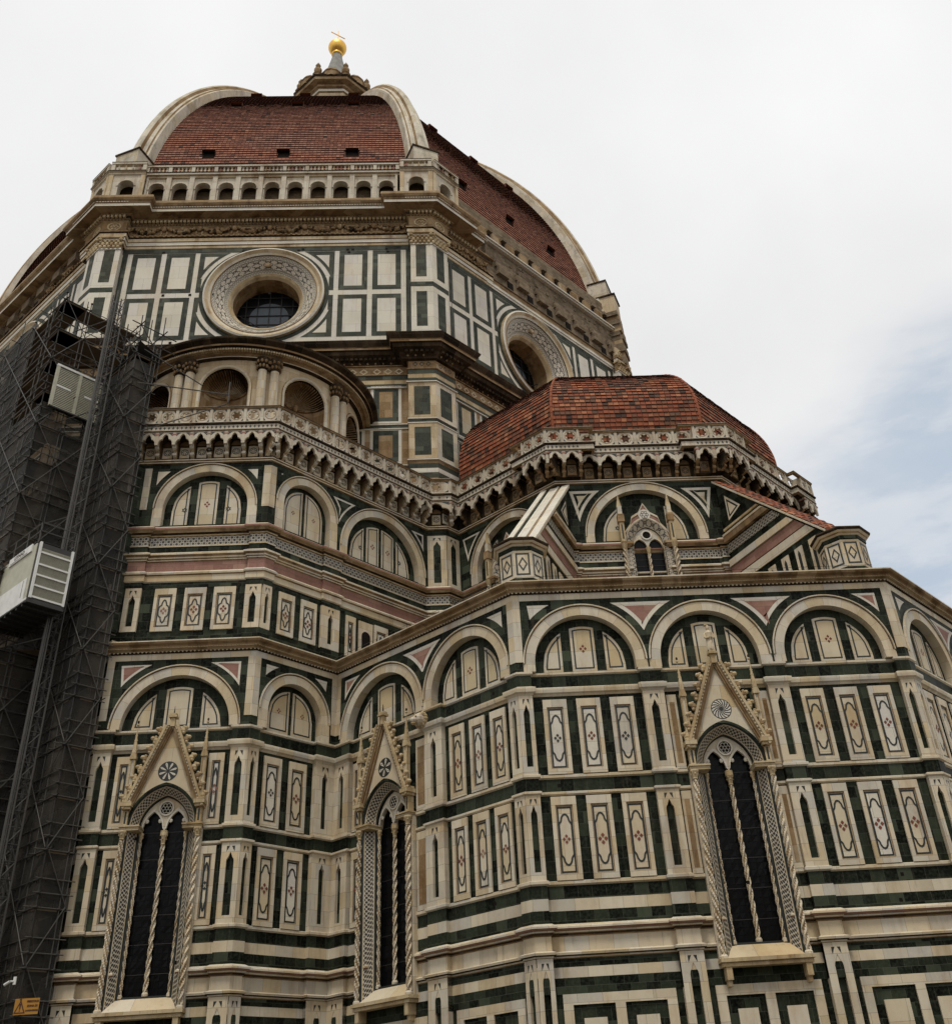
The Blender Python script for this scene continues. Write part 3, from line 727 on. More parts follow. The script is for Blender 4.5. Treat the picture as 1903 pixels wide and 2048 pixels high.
# ------------------------------------------------------------------ lower faces
def plinth(F, w, u0, u1):
    F.box(w, u0+.25, u1-.25, 5.56, 5.88, BO-.02, BO+.05, 'white marble', row=2.3)
    F.box(w, u0+.25, u0+.58, 2.2, 5.56, BO-.02, BO+.05, 'white marble'); F.box(w, u1-.58, u1-.25, 2.2, 5.56, BO-.02, BO+.05, 'white marble')
    um = (u0+u1)/2; wide = u1-u0 > 2.5
    if wide: F.box(w, um-.17, um+.17, 2.2, 5.56, BO-.02, BO+.05, 'white marble')
    for a, c in (((u0+.58, um-.17), (um+.17, u1-.58)) if wide else ((u0+.58, u1-.58),)):
        F.box(w, a+.32, c-.32, 2.6, 5.16, BO-.02, BO+.05, 'panel marble')
def low_face(F, L, piers, bays, arches, kinds, corner, parent, windows=(), simple=False, end=(True, True)):
    w = parent
    holes = [(u-1.33, u+1.33) for u in windows]
    BB = BO-.025
    F.box(w, 0, L, 0, 6.45, -1.2, BB, 'green marble')
    u = 0
    for a, c in holes:
        F.box(w, u, a, 6.45, 13.1, -1.2, BB, 'green marble'); u = c
    F.box(w, u, L, 6.45, 13.1, -1.2, BB, 'green marble')
    u = 0
    for a, c in holes:
        F.box(w, u, a-.27, 13.1, 17.0, -1.2, BB, 'green marble'); F.box(w, a-.27, c+.27, 16.1, 17.0, -1.2, BB, 'green marble'); u = c+.27
    F.box(w, u, L, 13.1, 17.0, -1.2, BB, 'green marble')
    for (a, c) in piers:
        conc = (a == 0 and not end[0]) or (abs(c-L) < 1e-6 and not end[1])
        for z0, z1 in ((13.12, 16.14), (9.42, 12.36), (3.0, 6.95)):
            lancet_panel(F, w, max(a, 0), min(c, L), z0, z1, d=.03 if z0 > 4 else .05)
    for (u0, u1, n, wd) in bays:
        gap = (u1-u0-n*wd)/(n+1)
        for (z0, z1) in ((13.12, 15.98), (9.42, 12.3)):
            for i in range(n):
                a = u0+gap+i*(wd+gap)
                inlaid_panel(F, w, a, a+wd, z0, z1, loz='red marble')
    ps = sorted(piers)
    for (a, c), (d_, e_) in zip(ps, ps[1:]): plinth(F, w, c, d_)
    arch_row(F, L, w, arches, 20.13, 17.1, 19.92, 'pink marble' if not simple else None, kinds, corner)
cw_front = B('chapel_wall', CATH)
low_face(F1, L1, PIERS[1], [(.55, 4.86, 3, .93), (10.67, 15.18, 3, .93)], [(2.76, 2.47, 17.42), (7.78, 2.47, 17.42), (12.84, 2.50, 17.40)], ['c', 'n', 'c'], (True, True), cw_front, windows=(7.80,))
for z0, z1 in ((13.12, 15.98), (9.42, 12.3)):
    for a, c in ((5.78, 6.16), (9.45, 9.80)):
        F1.box(cw_front, a, c, z0, z1, BO-.02, BO+.06, 'white marble'); F1.box(cw_front, a+.09, c-.09, z0+.2, z1-.3, BO+.06, BO+.065, 'rust marble')
gothic_window(F1, 7.80, True, 'spiral')
cw_left = B('chapel_wall', CATH)
low_face(F2, L2, PIERS[2], [(6.78, 10.5, 3, .83)], [(3.06, 2.70, 17.25), (8.22, 2.45, 17.50)], ['n', 'c'], (True, True), cw_left, windows=(3.44,), end=(False, True))
for z0, z1 in ((13.12, 15.98), (9.42, 12.3)):
    inlaid_panel(F2, cw_left, 1.15, 1.82, z0, z1); F2.box(cw_left, 5.1, 5.7, z0, z1, BO-.02, BO+.06, 'white marble'); F2.box(cw_left, 5.2, 5.6, z0+.2, z1-.3, BO+.06, BO+.065, 'rust marble')
gothic_window(F2, 3.44, False, 'flower')
cw_side = B('chapel_wall', CATH)
low_face(F3, L3, PIERS[3], [(.52, 3.55, 2, .92)], [(2.28, 1.93, 17.90)], [2], (True, True), cw_side, simple=True, end=(True, False))
cw_ex = B('chapel_wall', CATH)
low_face(F4, L4, PIERS[4], [], [(3.16, 2.74, 17.12)], ['n'], (True, True), cw_ex, windows=(3.16,))
for z0, z1 in ((13.12, 15.98), (9.42, 12.3)):
    inlaid_panel(F4, cw_ex, .98, 1.62, z0, z1, loz='dark inlay'); inlaid_panel(F4, cw_ex, 4.72, 5.36, z0, z1, loz='dark inlay')
gothic_window(F4, 3.16, False, 'petal')
cw_r = B('chapel_wall', CATH)
low_face(F5, L1, PIERS[5], [(.55, 4.86, 3, .93), (5.7, 9.83, 3, .93), (10.67, 15.18, 3, .93)], [(2.76, 2.47, 17.42), (7.78, 2.47, 17.42), (12.84, 2.50, 17.40)], ['c', 'n', 'c'], (True, True), cw_r)
# walls behind the scaffolding (plain striped marble)
cw_s = B('chapel_wall', CATH)
for F, L in ((F6, L3), (F7, L2), (F8, L1)):
    for i, z in enumerate(frange(0, 20.3, 24)): F.box(cw_s, 0, L, z, z+20.3/24, -1.2, 0, 'green marble' if i % 2 else 'white marble')
    F.box(cw_s, -.1, L+.1, 20.4, 20.85, -3, .4, 'brown carved stone')
# little carved lion's head on the mid pier of the left chapel wall
lh = B('lion_head', cw_left)
c = F2.p(5.75, 16.62, .25); ax = (F2.u, F2.n)
lump(lh, c, (.26, .34, .27), 'white marble', 10, 7, ax); lump(lh, F2.p(5.75, 16.53, .6), (.15, .17, .13), 'white marble', 9, 6, ax); lump(lh, F2.p(5.75, 16.40, .60), (.12, .13, .07), 'gold stone', 8, 5, ax)
for sg in (-1, 1): lump(lh, F2.p(5.75+sg*.2, 16.82, .28), (.08, .06, .1), 'white marble', 7, 5, ax); lump(lh, F2.p(5.75+sg*.09, 16.68, .56), .035, 'dark inlay', 6, 4)
for k in range(14): a = k*2*pi/14; lump(lh, F2.p(5.75+.27*cos(a), 16.62+.27*sin(a), .16), (.1, .12, .1), 'gold stone', 6, 4, ax)
# chapel roofs behind the lower cornice
rf = B('chapel_roof', CATH)
cxy = (22.0697, -22.0697)
rf.face([V(-16, -38, 20.9), V(LC4[0]-7, LC4[1]+.6, 20.9), V(LC4[0], LC4[1]+.4, 20.9), V(LC3[0], LC3[1]+.4, 20.9), V(LC1[0]+.2, LC1[1]+.4, 20.9), V(LC2[0]-.2, LC2[1]+.4, 20.9), V(44, -27, 20.9), V(40, 0, 20.9), V(-40, 0, 20.9), V(-40, -30, 20.9)], 'rough masonry')

# ================================================================== UPPER STOREY
UC1 = (17.6127, -32.8297); UC2 = (26.5266, -32.8297); UC3 = (12.4533, -27.6702); UC4 = (3.0797, -35.9408)
G1 = 8.914; G2 = 7.2966
U1 = Face(UC1, (0, -1)); U2 = Face(UC3, (-S, -S)); U3 = Face(UC4, (S, -S)); U4 = Face((-UC4[0], UC4[1]), (0, -1)); U5 = Face(UC2, (S, -S))
GP = 10.70; PW = 1.10
P1 = U3.p(GP, 0); PF = Face((P1.x, P1.y), (0, -1)); P2 = PF.p(PW, 0); PS = Face((P2.x, P2.y), (S, -S)); PSL = (V(UC3[0], UC3[1], 0)-P2).length
U6 = Face((-UC3[0], UC3[1]), (-S, -S)); G6 = (V(-UC4[0], UC4[1], 0)-V(-UC3[0], UC3[1], 0)).length
UF = [(U6, G6), (U4, 2*UC4[0]), (U3, GP), (PF, PW), (PS, PSL), (U2, G2), (U1, G1), (U5, G1)]
up_w = .12
def upieces(L, ps, win=None):
    out = []; u = 0
    if win:
        res = []
        for a, c, e in upieces(L, ps):
            res += [(a, win-1.16, e), (win-1.16, win+1.16, -.6), (win+1.16, c, e)] if a < win < c else [(a, c, e)]
        return res
    for a, c in ps:
        if a > u+1e-6: out.append((u, a, 0))
        out.append((a, c, up_w)); u = c
    if u < L-1e-6: out.append((u, L, 0))
    return out
UP_P = [[(0, .6), (G6-.5, G6)], [(0, .72), (5.43, 2*UC4[0])], [(0, .5), (3.45, 4.55)], [(0, PW)], [(0, PSL)], [(G2-.75, G2)], [(0, .75), (G1-.75, G1)], [(0, .75), (G1-.75, G1)]]
WINU = [None]*5+[3.6, 4.46, 4.46]
UOUT = outline([(F, upieces(L, p, w_)) for (F, L), p, w_ in zip(UF, UP_P, WINU)])
UOUTF = outline([(F, [(0, L, 0)]) for F, L in UF])
tw = B('tribune_wall', CATH)
zt = [(20.9, 21.75, 'green marble'), (24.02, 24.24, 'green marble'), (25.69, 26.02, 'green marble')]
sweep(tw, UOUT, [(.10, 20.9), (.10, 21.2), (.02, 21.25)], 'white marble', row=1.4)
sweep(tw, UOUT, [(0, 21.2), (0, 21.72)], 'green marble', row=1.86)
sweep(tw, UOUT, [(0, 23.86), (0, 24.15)], 'green marble', row=2.32)
us_ = B('string_course', CATH)
sweep(us_, UOUT, [(0, 24.15), (.05, 24.2), (.05, 24.48), (.12, 24.52), (.14, 24.6), (.02, 24.72)], ['white marble', 'panel marble', 'brown carved stone', 'white marble', 'white marble'], row=2.78)
sweep(us_, UOUT, [(0, 24.70), (0, 25.22)], 'pink marble', row=3.24)
sweep(us_, UOUT, [(0, 25.20), (.05, 25.24), (.05, 25.30), (.10, 25.34), (.10, 25.42), (.20, 25.5), (.20, 25.58), (0, 25.72)], ['brown carved stone', 'white marble', 'brown carved stone', 'white marble', 'brown carved stone', 'white marble', 'white marble'], row=3.7)
sweep(us_, UOUT, [(0, 25.69), (0, 26.02)], 'green marble', row=4.16)
fz = B('star_frieze', CATH)
cum = 0
for a, c in zip(UOUT, UOUT[1:]):
    l = (c-a).length
    fz.face([V(a.x, a.y, 26.02), V(c.x, c.y, 26.02), V(c.x, c.y, 26.54), V(a.x, a.y, 26.54)], 'star inlay', uv=[(cum, .0), (cum+l, .0), (cum+l, .5), (cum, .5)]); cum += l
sweep(us_, UOUT, [(0, 26.0), (.03, 26.0), (.03, 26.05), (0, 26.05)], 'white marble')
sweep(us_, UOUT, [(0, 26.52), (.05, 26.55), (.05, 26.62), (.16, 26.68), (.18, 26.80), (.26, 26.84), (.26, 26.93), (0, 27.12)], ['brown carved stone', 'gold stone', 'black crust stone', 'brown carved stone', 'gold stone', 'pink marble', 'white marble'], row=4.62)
sweep(us_, UOUTF, [(0, 30.66), (.10, 30.69), (.10, 30.75), (.16, 30.79), (.16, 30.85), (0, 30.92)], ['brown carved stone', 'white marble', 'brown carved stone', 'white marble', 'brown carved stone'], row=5.1)
sweep(tw, UOUTF, [(0, 30.42), (0, 30.70)], 'green marble', row=5.52)
sweep(tw, UOUTF, [(0, 30.9), (0, 32.15)], 'black crust stone', row=5.98)  # wall behind consoles: black crust plus balcony shade put into the colour
# infill walls and fields
def up_face(F, L, piers, arches, kinds, corner, parent, panels=(), ring=.47, win=None):
    w = parent
    if win:
        F.box(w, 0, win-1.16, 21.7, 27.2, -1.2, -.015, 'green marble'); F.box(w, win+1.16, L, 21.7, 27.2, -1.2, -.015, 'green marble'); F.box(w, win-1.2, win+1.2, 20, 27.2, -1.3, -.55, 'green marble')
    else: F.box(w, 0, L, 21.7, 27.2, -1.2, -.015, 'green marble')
    for a, c in piers: lancet_panel(F, w, a, c, 21.7, 23.88, d=up_w)
    for (a, c) in panels:
        b = inlaid_panel(F, w, a, c, 21.72, 23.82, d=-.015)
    if arches: arch_row(F, L, w, arches, 30.42, 27.15, 30.25, 'green marble', kinds, corner, pil=.34, zp=28.1, ring=ring)
eu = B('exedra_wall', CATH)
up_face(U4, 2*UC4[0], UP_P[1], [(3.13, 2.49, 28.15)], ['s'], (True, True), eu, panels=((1.33, 2.3), (2.68, 3.66), (4.0, 5.0)))
es = B('exedra_wall', CATH)
up_face(U3, GP, UP_P[2], [(2.35, 1.93, 28.66), (7.49, 3.0, 27.6)], [2, 4], (True, False), es, panels=((.95, 1.87), (2.25, 3.18), (5.0, 5.62), (6.85, 7.75), (8.3, 9.2)))
# small dark arched opening beside the string of panels
U3.box(es, 5.85, 6.75, 21.72, 23.78, -.02, .05, 'white marble')
U3.prism(es, [(6.02, 21.8), (6.58, 21.8)]+arc(6.3, 23.0, .28, 0, 180, 12), .05, .056, 'void', sides=False)
for F, L in ((PF, PW), (PS, PSL)):
    F.box(es, 0, L, 27.1, 30.45, -.6, 0, 'green marble')
    lancet_panel(F, es, .02, L-.02, 27.1, 30.3, d=.02, w=.2)
    lancet_panel(F, es, .02, L-.02, 21.7, 23.88, d=up_w)
el = B('exedra_wall', CATH)
up_face(U6, G6, UP_P[0], [(G6-2.35, 1.93, 28.66)], [2], (False, True), el)
t1 = B('tribune_wall', CATH)
up_face(U2, G2, [UP_P[5][0]], [(3.6, 2.75, 27.85)], ['w'], (False, True), t1, win=3.6)
t2 = B('tribune_wall', CATH)
up_face(U1, G1, UP_P[6], [(4.46, 3.2, 27.48)], ['w'], (True, True), t2, win=4.46)
t3 = B('tribune_wall', CATH)
up_face(U5, G1, UP_P[7], [(4.46, 3.2, 27.48)], ['w'], (True, True), t3, win=4.46)
# tribune windows in the lunettes of T1 / T2 / T3
def small_window(F, uc):
    w = B('gothic_window', CATH)
    zs = 26.95; po = pointed(1.15, 1.5); pi_ = pointed(.82, 1.05); n = 22
    ts = [-1+2*i/n for i in range(n+1)]; cum = 0
    for sg in (-1, 1):
        F.box(w, *sorted((uc+sg*.82, uc+sg*1.17)), 21.5, zs, -.5, .06, 'guilloche inlay')
        F.box(w, *sorted((uc+sg*.8, uc+sg*1.45)), zs-.08, zs+.05, -.4, .3, 'brown carved stone')
        for (u, r, d) in ((uc+sg*1.30, .10, .22), (uc+sg*.86, .07, -.1)):
            tcx = B('twisted_column', w); c = F.p(u, 0, d); twisted(tcx, c, 22.2, 26.6, r, 'white marble', pitch=.34, hand=sg, amp=.42)
            lathe(tcx, c.x, c.y, [(r, 26.6), (r*1.2, 26.66), (r*1.9, 26.88)], 9, 'gold stone')
        pn = B('pinnacle', w); u = uc+sg*1.30
        F.box(pn, u-.12, u+.12, 27.0, 28.15, .0, .30, 'gold stone'); F.box(pn, u-.04, u+.04, 27.15, 28.0, .3, .305, 'dark inlay')
        F.box(pn, u-.17, u+.17, 28.15, 28.6, .0, .36, 'brown carved stone'); F.box(pn, u-.11, u+.11, 28.6, 29.1, .02, .28, 'white marble')
        F.prism(pn, [(u-.13, 29.1), (u+.13, 29.1), (u, 29.85)], .05, .22, 'gold stone')
    for a, c in zip(ts, ts[1:]):
        o1, o2 = F.p(uc+a*1.15, zs+po(a*1.15), .10), F.p(uc+c*1.15, zs+po(c*1.15), .10); i1, i2 = F.p(uc+a*.82, zs+pi_(a*.82), -.1), F.p(uc+c*.82, zs+pi_(c*.82), -.1)
        l = (o2-o1).length; w.face([o1, o2, i2, i1], 'guilloche inlay', uv=[(cum, .25), (cum+l, .25), (cum+l, 0), (cum, 0)]); cum += l
    # gable field: white ogee with a roundel
    og = [(uc-1.25, zs+.1), (uc-1.15, zs+.75), (uc-.78, zs+1.25), (uc-.70, zs+1.65), (uc-.30, zs+1.9), (uc, zs+2.45), (uc+.30, zs+1.9), (uc+.70, zs+1.65), (uc+.78, zs+1.25), (uc+1.15, zs+.75), (uc+1.25, zs+.1)]
    lo = lambda u: zs+po(u-uc)-.03
    def hi(u):
        for (a, c) in zip(og, og[1:]):
            if a[0] <= u <= c[0]: return a[1]+(c[1]-a[1])*(u-a[0])/max(1e-6, c[0]-a[0])
        return zs
    F.columns(w, frange(uc-1.22, uc+1.22, 60), lo, hi, -.34, -.02, 'pink marble'); 
    F.columns(w, frange(uc-1.25, uc+1.25, 60), lambda u: hi(u)-.12, hi, -.34, .02, 'white marble'); F.columns(w, frange(uc-1.15, uc+1.15, 60), lo, lambda u: lo(u)+.16, -.34, .04, 'white marble')
    n = 24; zr = zs+1.72
    F.prism(w, [(uc+.32*cos(2*pi*i/n), zr+.32*sin(2*pi*i/n)) for i in range(n)], -.02, .05, 'clean marble')
    for k in range(6): F.stroke(w, [(uc+.15*cos(k*pi/3)+.085*cos(2*pi*i/10), zr+.15*sin(k*pi/3)+.085*sin(2*pi*i/10)) for i in range(10)], .025, .056, 'dark inlay')
    tr_ = B('tracery', w); lf = pointed(.36, .5)
    F.columns(tr_, frange(uc-.82, uc+.82, 40), lambda u: zs-.1+max(lf(u-uc-.40), lf(u-uc+.40)), lambda u: zs+pi_(u-uc), -.4, -.2, 'white marble')
    F.prism(tr_, [(uc+.22*cos(2*pi*i/n), zs+.62+.22*sin(2*pi*i/n)) for i in range(n)], -.2, -.19, 'void', sides=False)
    F.loop(tr_, [(uc+.28*cos(2*pi*i/n), zs+.62+.28*sin(2*pi*i/n)) for i in range(n)], [(uc+.21*cos(2*pi*i/n), zs+.62+.21*sin(2*pi*i/n)) for i in range(n)], -.2, -.14, 'clean marble')
    c = F.p(uc, 0, -.2); tcx = B('twisted_column', w); twisted(tcx, c, 22.2, 26.5, .07, 'white marble', pitch=.34, amp=.42); lathe(tcx, c.x, c.y, [(.07, 26.5), (.09, 26.56), (.14, 26.85)], 9, 'gold stone')
    gp = B('glass_pane', w)
    F.box(gp, uc-.84, uc+.84, 21.0, 27.05, -.54, -.45, 'dark glass'); F.prism(gp, [(uc-.82, 26.9)]+[(uc+.82*t/10, zs+pi_(.82*t/10)) for t in range(-9, 10)]+[(uc+.82, 26.9)], -.34, -.33, 'dark glass', sides=False)
    for i in range(8): F.box(gp, uc-.84, uc+.84, 24.1+i*.36, 24.12+i*.36, -.45, -.43, 'iron')
small_window(U1, 4.46); small_window(U2, 3.6); small_window(U5, 4.46)

# ------------------------------------------------------------------ corbelled balcony with pierced parapet
D0 = .75
def console(F, parent, u, m1='rust marble', m2='white marble', m3='clean marble'):
    b = B('console', parent)
    prof = [(0, 30.9), (.08, 30.95), (.2, 31.0), (.26, 31.12), (.24, 31.25), (.40, 31.28), (.48, 31.40), (.45, 31.54), (.60, 31.57), (.70, 31.70), (.69, 31.86), (.75, 31.9), (.75, 32.0), (0, 32.0)]
    for sg in (-1, 1): b.face([F.p(u+sg*.085, z, d) for d, z in prof][::sg], m1)
    for (a, c) in zip(prof, prof[1:]): b.face([F.p(u-.085, a[1], a[0]), F.p(u+.085, a[1], a[0]), F.p(u+.085, c[1], c[0]), F.p(u-.085, c[1], c[0])], m2)
    for d, z in ((.30, 31.10), (.52, 31.38), (.72, 31.68)): bar(b, F.p(u-.1, z, d-.07), F.p(u+.1, z, d-.07), .075, m3, 8)
    F.box(b, u-.13, u+.13, 31.92, 32.0, 0, D0+.02, 'pink marble')
    return b
def trefoil(w, h):
    def f(x):
        t = min(1, abs(x)/w)
        if t > .46: return .50*h*sqrt(max(0, 1-((t-.46)/.54)**2))
        return .50*h+.50*h*(.75*sqrt(max(0, 1-(t/.46)**2))+.25*(1-t/.46))
    return f
def foil(n, r0, amp): return lambda a: r0*(1-amp+amp*abs(cos(n*a/2)))
def balcony(F, u0, u1, n, e, parent, ends=(True, True)):
    """n units between u0 and u1 on a wall projecting e in front of face F"""
    p_ = (u1-u0)/n; w = parent
    for i in range(n+1):
        if (i == 0 and not ends[0]) or (i == n and not ends[1]): continue
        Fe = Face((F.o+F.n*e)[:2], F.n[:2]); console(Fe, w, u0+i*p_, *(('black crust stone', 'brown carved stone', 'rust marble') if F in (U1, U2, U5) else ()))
    dF = e+D0
    for i in range(n):
        a, c = u0+i*p_, u0+(i+1)*p_; um = (a+c)/2; hw = p_/2-.075
        f = trefoil(hw, .60); us = frange(um-hw, um+hw, 26)
        F.columns(w, us, lambda u: 31.40+f(u-um), lambda u: 32.12, dF-.13, dF, 'balustrade marble')
        for q in (a, c): F.box(w, max(a, q-.075), min(c, q+.075), 31.36, 32.12, dF-.13, dF+.012, 'balustrade marble')
        for sg in (-1, 1): F.prism(w, [(um+sg*hw*.95, 32.06), (um+sg*hw*.35, 32.06), (um+sg*hw*.95, 31.86)], dF, dF+.004, 'dark inlay', sides=False)
        # roundel tile on the wall below
        F.box(w, um-.24, um+.24, 31.0, 31.62, e-.02, e+.04, 'rust marble' if F in (U1, U2, U5) else 'white marble')
        F.stroke(w, [(um+.19*cos(2*pi*k/20), 31.33+.19*sin(2*pi*k/20)) for k in range(20)], .035, e+.046, 'dark inlay')
        for k in range(6): F.prism(w, [(um+.10*cos(k*pi/3)+.04*cos(q), 31.33+.10*sin(k*pi/3)+.04*sin(q)) for q in (0, pi/2, pi, 3*pi/2)], e+.044, e+.046, 'dark inlay', sides=False)
        F.prism(w, [(um-.27, 31.72)] + [(um+.27, 31.72)] + arc(um, 31.72, .27, 0, 180, 10)[1:-1], e, e+.05, 'brown carved stone')
        # diamond strip
        for k in range(4):
            x = a+(k+.5)*p_/4; F.prism(w, [(x-.07, 32.33), (x-.025, 32.285), (x, 32.22), (x+.025, 32.285), (x+.07, 32.33), (x+.025, 32.375), (x, 32.44), (x-.025, 32.375)], dF+.02, dF+.024, 'dark inlay', sides=False)
        # pierced parapet panel
        w = B('parapet_panel', parent)
        hx, z0, z1 = p_/2-.07, 32.66, 33.44; zc = (z0+z1)/2; r0 = min(hx, (z1-z0)/2)*.80; fo = foil(6, r0*.86, .36); K = 48
        out, inn = [], []
        for k in range(K):
            t = 2*pi*(k+.5)/K; m_ = max(abs(cos(t))/hx, abs(sin(t))/((z1-z0)/2)); out.append((um+cos(t)/m_, zc+sin(t)/m_)); inn.append((um+fo(t)*cos(t), zc+fo(t)*sin(t)))
        F.loop(w, out, inn, dF-.10, dF-.01, 'balustrade marble')
        for k in range(K):
            j = (k+1) % K; w.face([F.p(*out[k], dF-.10), F.p(*out[j], dF-.10), F.p(*inn[j], dF-.10), F.p(*inn[k], dF-.10)], 'balustrade marble')
        rr_ = [(um+r0*cos(2*pi*k/24), zc+r0*sin(2*pi*k/24)) for k in range(24)]
        F.stroke(w, rr_, .025, dF+.0, 'rust marble')
        for sx in (-1, 1):
            for sz in (-1, 1): F.prism(w, [(um+sx*hx*.93, zc+sz*.36), (um+sx*hx*.62, zc+sz*.36), (um+sx*hx*.93, zc+sz*.2)], dF-.008, dF-.004, 'dark inlay', sides=False)
        F.box(w, a-.0, a+.07, 32.64, 33.46, dF-.10, dF+.03, 'balustrade marble', back=True); F.box(w, c-.07, c, 32.64, 33.46, dF-.10, dF+.03, 'balustrade marble', back=True)
        w = parent
bl = {}
EP = .42
tcv = lambda D: D*T8
BSEG = []
# (face, list of (u0,u1,units,extra))  u limits measured on the front plane
BSEG.append((U6, [(0, G6+tcv(D0), 13, 0)]))
BSEG.append((U4, [(-tcv(D0), 2*UC4[0]+tcv(D0), 8, 0)]))
BSEG.append((U3, [(-tcv(D0), GP-tcv(D0), 12, 0)]))
BSEG.append((PF, [(-tcv(D0), PW+tcv(D0), 1, 0)]))
BSEG.append((PS, [(-tcv(D0), PSL-D0, 1, 0)]))
BSEG.append((U2, [(D0, G2-1.2, 5, 0), (G2-1.2, G2+tcv(D0+EP), 2, EP)]))
BSEG.append((U1, [(-tcv(D0+EP), 1.32, 2, EP), (1.32, G1-1.32, 6, 0), (G1-1.32, G1+tcv(D0+EP), 2, EP)]))
BSEG.append((U5, [(-tcv(D0+EP), 1.32, 2, EP), (1.32, G1-1.32, 6, 0), (G1-1.32, G1, 2, EP)]))
BOUT = outline([(F, [(max(0, a) if i == 0 else a, c, x) for i, (a, c, n, x) in enumerate(sg)]) for F, sg in BSEG])
for F, sg in BSEG:
    bw_ = B('balcony', CATH)
    for a, c, n, x in sg:
        if n == 1 and F is PS:
            if c-a > .3: balcony(F, a, c, 1, x, bw_, (False, True))
        else: balcony(F, a, c, n, x, bw_, (F not in (PF,), True))
        if x:
            for ue in (a, c):
                if .1 < ue < (G2 if F is U2 else G1)-.1: F.box(bw_, ue-.06, ue+.06, 32.64, 33.46, D0-.1, x+D0, 'balustrade marble', back=True); F.box(bw_, ue-.06, ue+.06, 31.4, 32.12, D0-.1, x+D0, 'balustrade marble', back=True)
        if x: F.box(bw_, max(0, a), min(c, G1 if F is not U2 else G2), 30.92, 32.1, -.2, x, 'black crust stone')  # same crust colour with painted-in shade behind the pier consoles
bs_ = B('balcony', CATH)
sweep(bs_, BOUT, [(0, 32.08), (D0-.12, 32.08)], 'black crust stone')  # soffit: crust colour also carries the shade under the balcony
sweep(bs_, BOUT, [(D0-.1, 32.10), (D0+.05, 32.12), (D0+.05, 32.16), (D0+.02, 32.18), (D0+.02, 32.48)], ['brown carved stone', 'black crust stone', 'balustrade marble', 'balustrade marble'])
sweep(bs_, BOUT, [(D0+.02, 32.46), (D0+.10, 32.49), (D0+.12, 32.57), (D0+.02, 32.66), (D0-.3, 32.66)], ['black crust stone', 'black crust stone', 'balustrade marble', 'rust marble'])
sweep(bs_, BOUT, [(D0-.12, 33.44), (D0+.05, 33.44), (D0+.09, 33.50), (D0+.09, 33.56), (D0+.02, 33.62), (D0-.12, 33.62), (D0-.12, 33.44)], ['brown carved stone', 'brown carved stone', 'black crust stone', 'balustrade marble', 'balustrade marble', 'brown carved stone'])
sweep(bs_, BOUT, [(D0-.3, 32.64), (-3.5, 32.75)], 'rust marble')
# small bronze bell hanging under the balcony, a thing of its own
be = B('bell', None, label='small dark bell hanging in an arch under the pierced balcony', category='bell')
c = U4.p(3.08, 0, .36); lathe(be, c.x, c.y, [(.01, 31.62), (.07, 31.6), (.09, 31.5), (.10, 31.38), (.15, 31.24), (.16, 31.22), (.12, 31.22), (.02, 31.3)], 12, 'iron'); bar(be, V(c.x, c.y, 31.6), V(c.x, c.y, 31.98), .015, 'iron')

# ------------------------------------------------------------------ half dome of the tribune (tiled)
def tile_sector(b, pt, nrm_, L_s, w_s, row_h, tw_, s0, s1, mat, lift=.045, margin=0.0, skip=None, wob=.012, sig=.3):
    """pt(s,u): surface point; rows of shingled tiles, each tile its own slightly uneven plate"""
    n = int((s1-s0)/row_h)
    for i in range(n):
        sa, sb = s0+i*row_h, s0+(i+1)*row_h+.03
        wm = w_s(sa)-margin; off = random.uniform(-.04, .04)
        if wm < .1: continue
        k0 = int(math.floor((-wm-off)/tw_)); k1 = int(math.ceil((wm-off)/tw_))
        for k in range(k0, k1):
            ua, ub = k*tw_+off, (k+1)*tw_+off-.028
            ua, ub = max(ua, -wm), min(ub, wm)
            if ub-ua < .03: continue
            if skip and skip(sa, (ua+ub)/2): continue
            wt_ = w_s(sb)-margin
            uc_, ud_ = max(ua, -wt_), min(ub, wt_)
            if ud_-uc_ < .01: continue
            h = lift+random.uniform(-wob, wob); j = random.uniform(-wob, wob)*.6
            na, nb = nrm_(sa), nrm_(sb)
            A, C, D_, E_ = pt(sa+j, ua)+na*h, pt(sa+j, ub)+na*(h+random.uniform(-wob, wob)*.6), pt(sb, ud_)+nb*.004, pt(sb, uc_)+nb*.004
            A0, C0 = pt(sa+j, ua)-na*.02, pt(sa+j, ub)-na*.02
            t = min(1, max(0, random.gauss(.5, sig)))
            b.face([A, C, D_, E_], mat, t=t); b.face([A0, C0, C, A], 'lip shade'); b.face([C0, C, D_], mat, t=t); b.face([A, A0, E_], mat, t=t)  # front lip painted dark as the shaded gap under each row
hd = B('half_dome', CATH)
HR, HCr, HCz = 5.35, 4.81, 35.62
def hprof(s):
    a0 = math.asin((32.9-HCz)/HR); a = a0+s/HR
    return HCr+HR*cos(a), HCz+HR*sin(a), a
Smax = HR*(pi/2-math.asin((32.9-HCz)/HR))
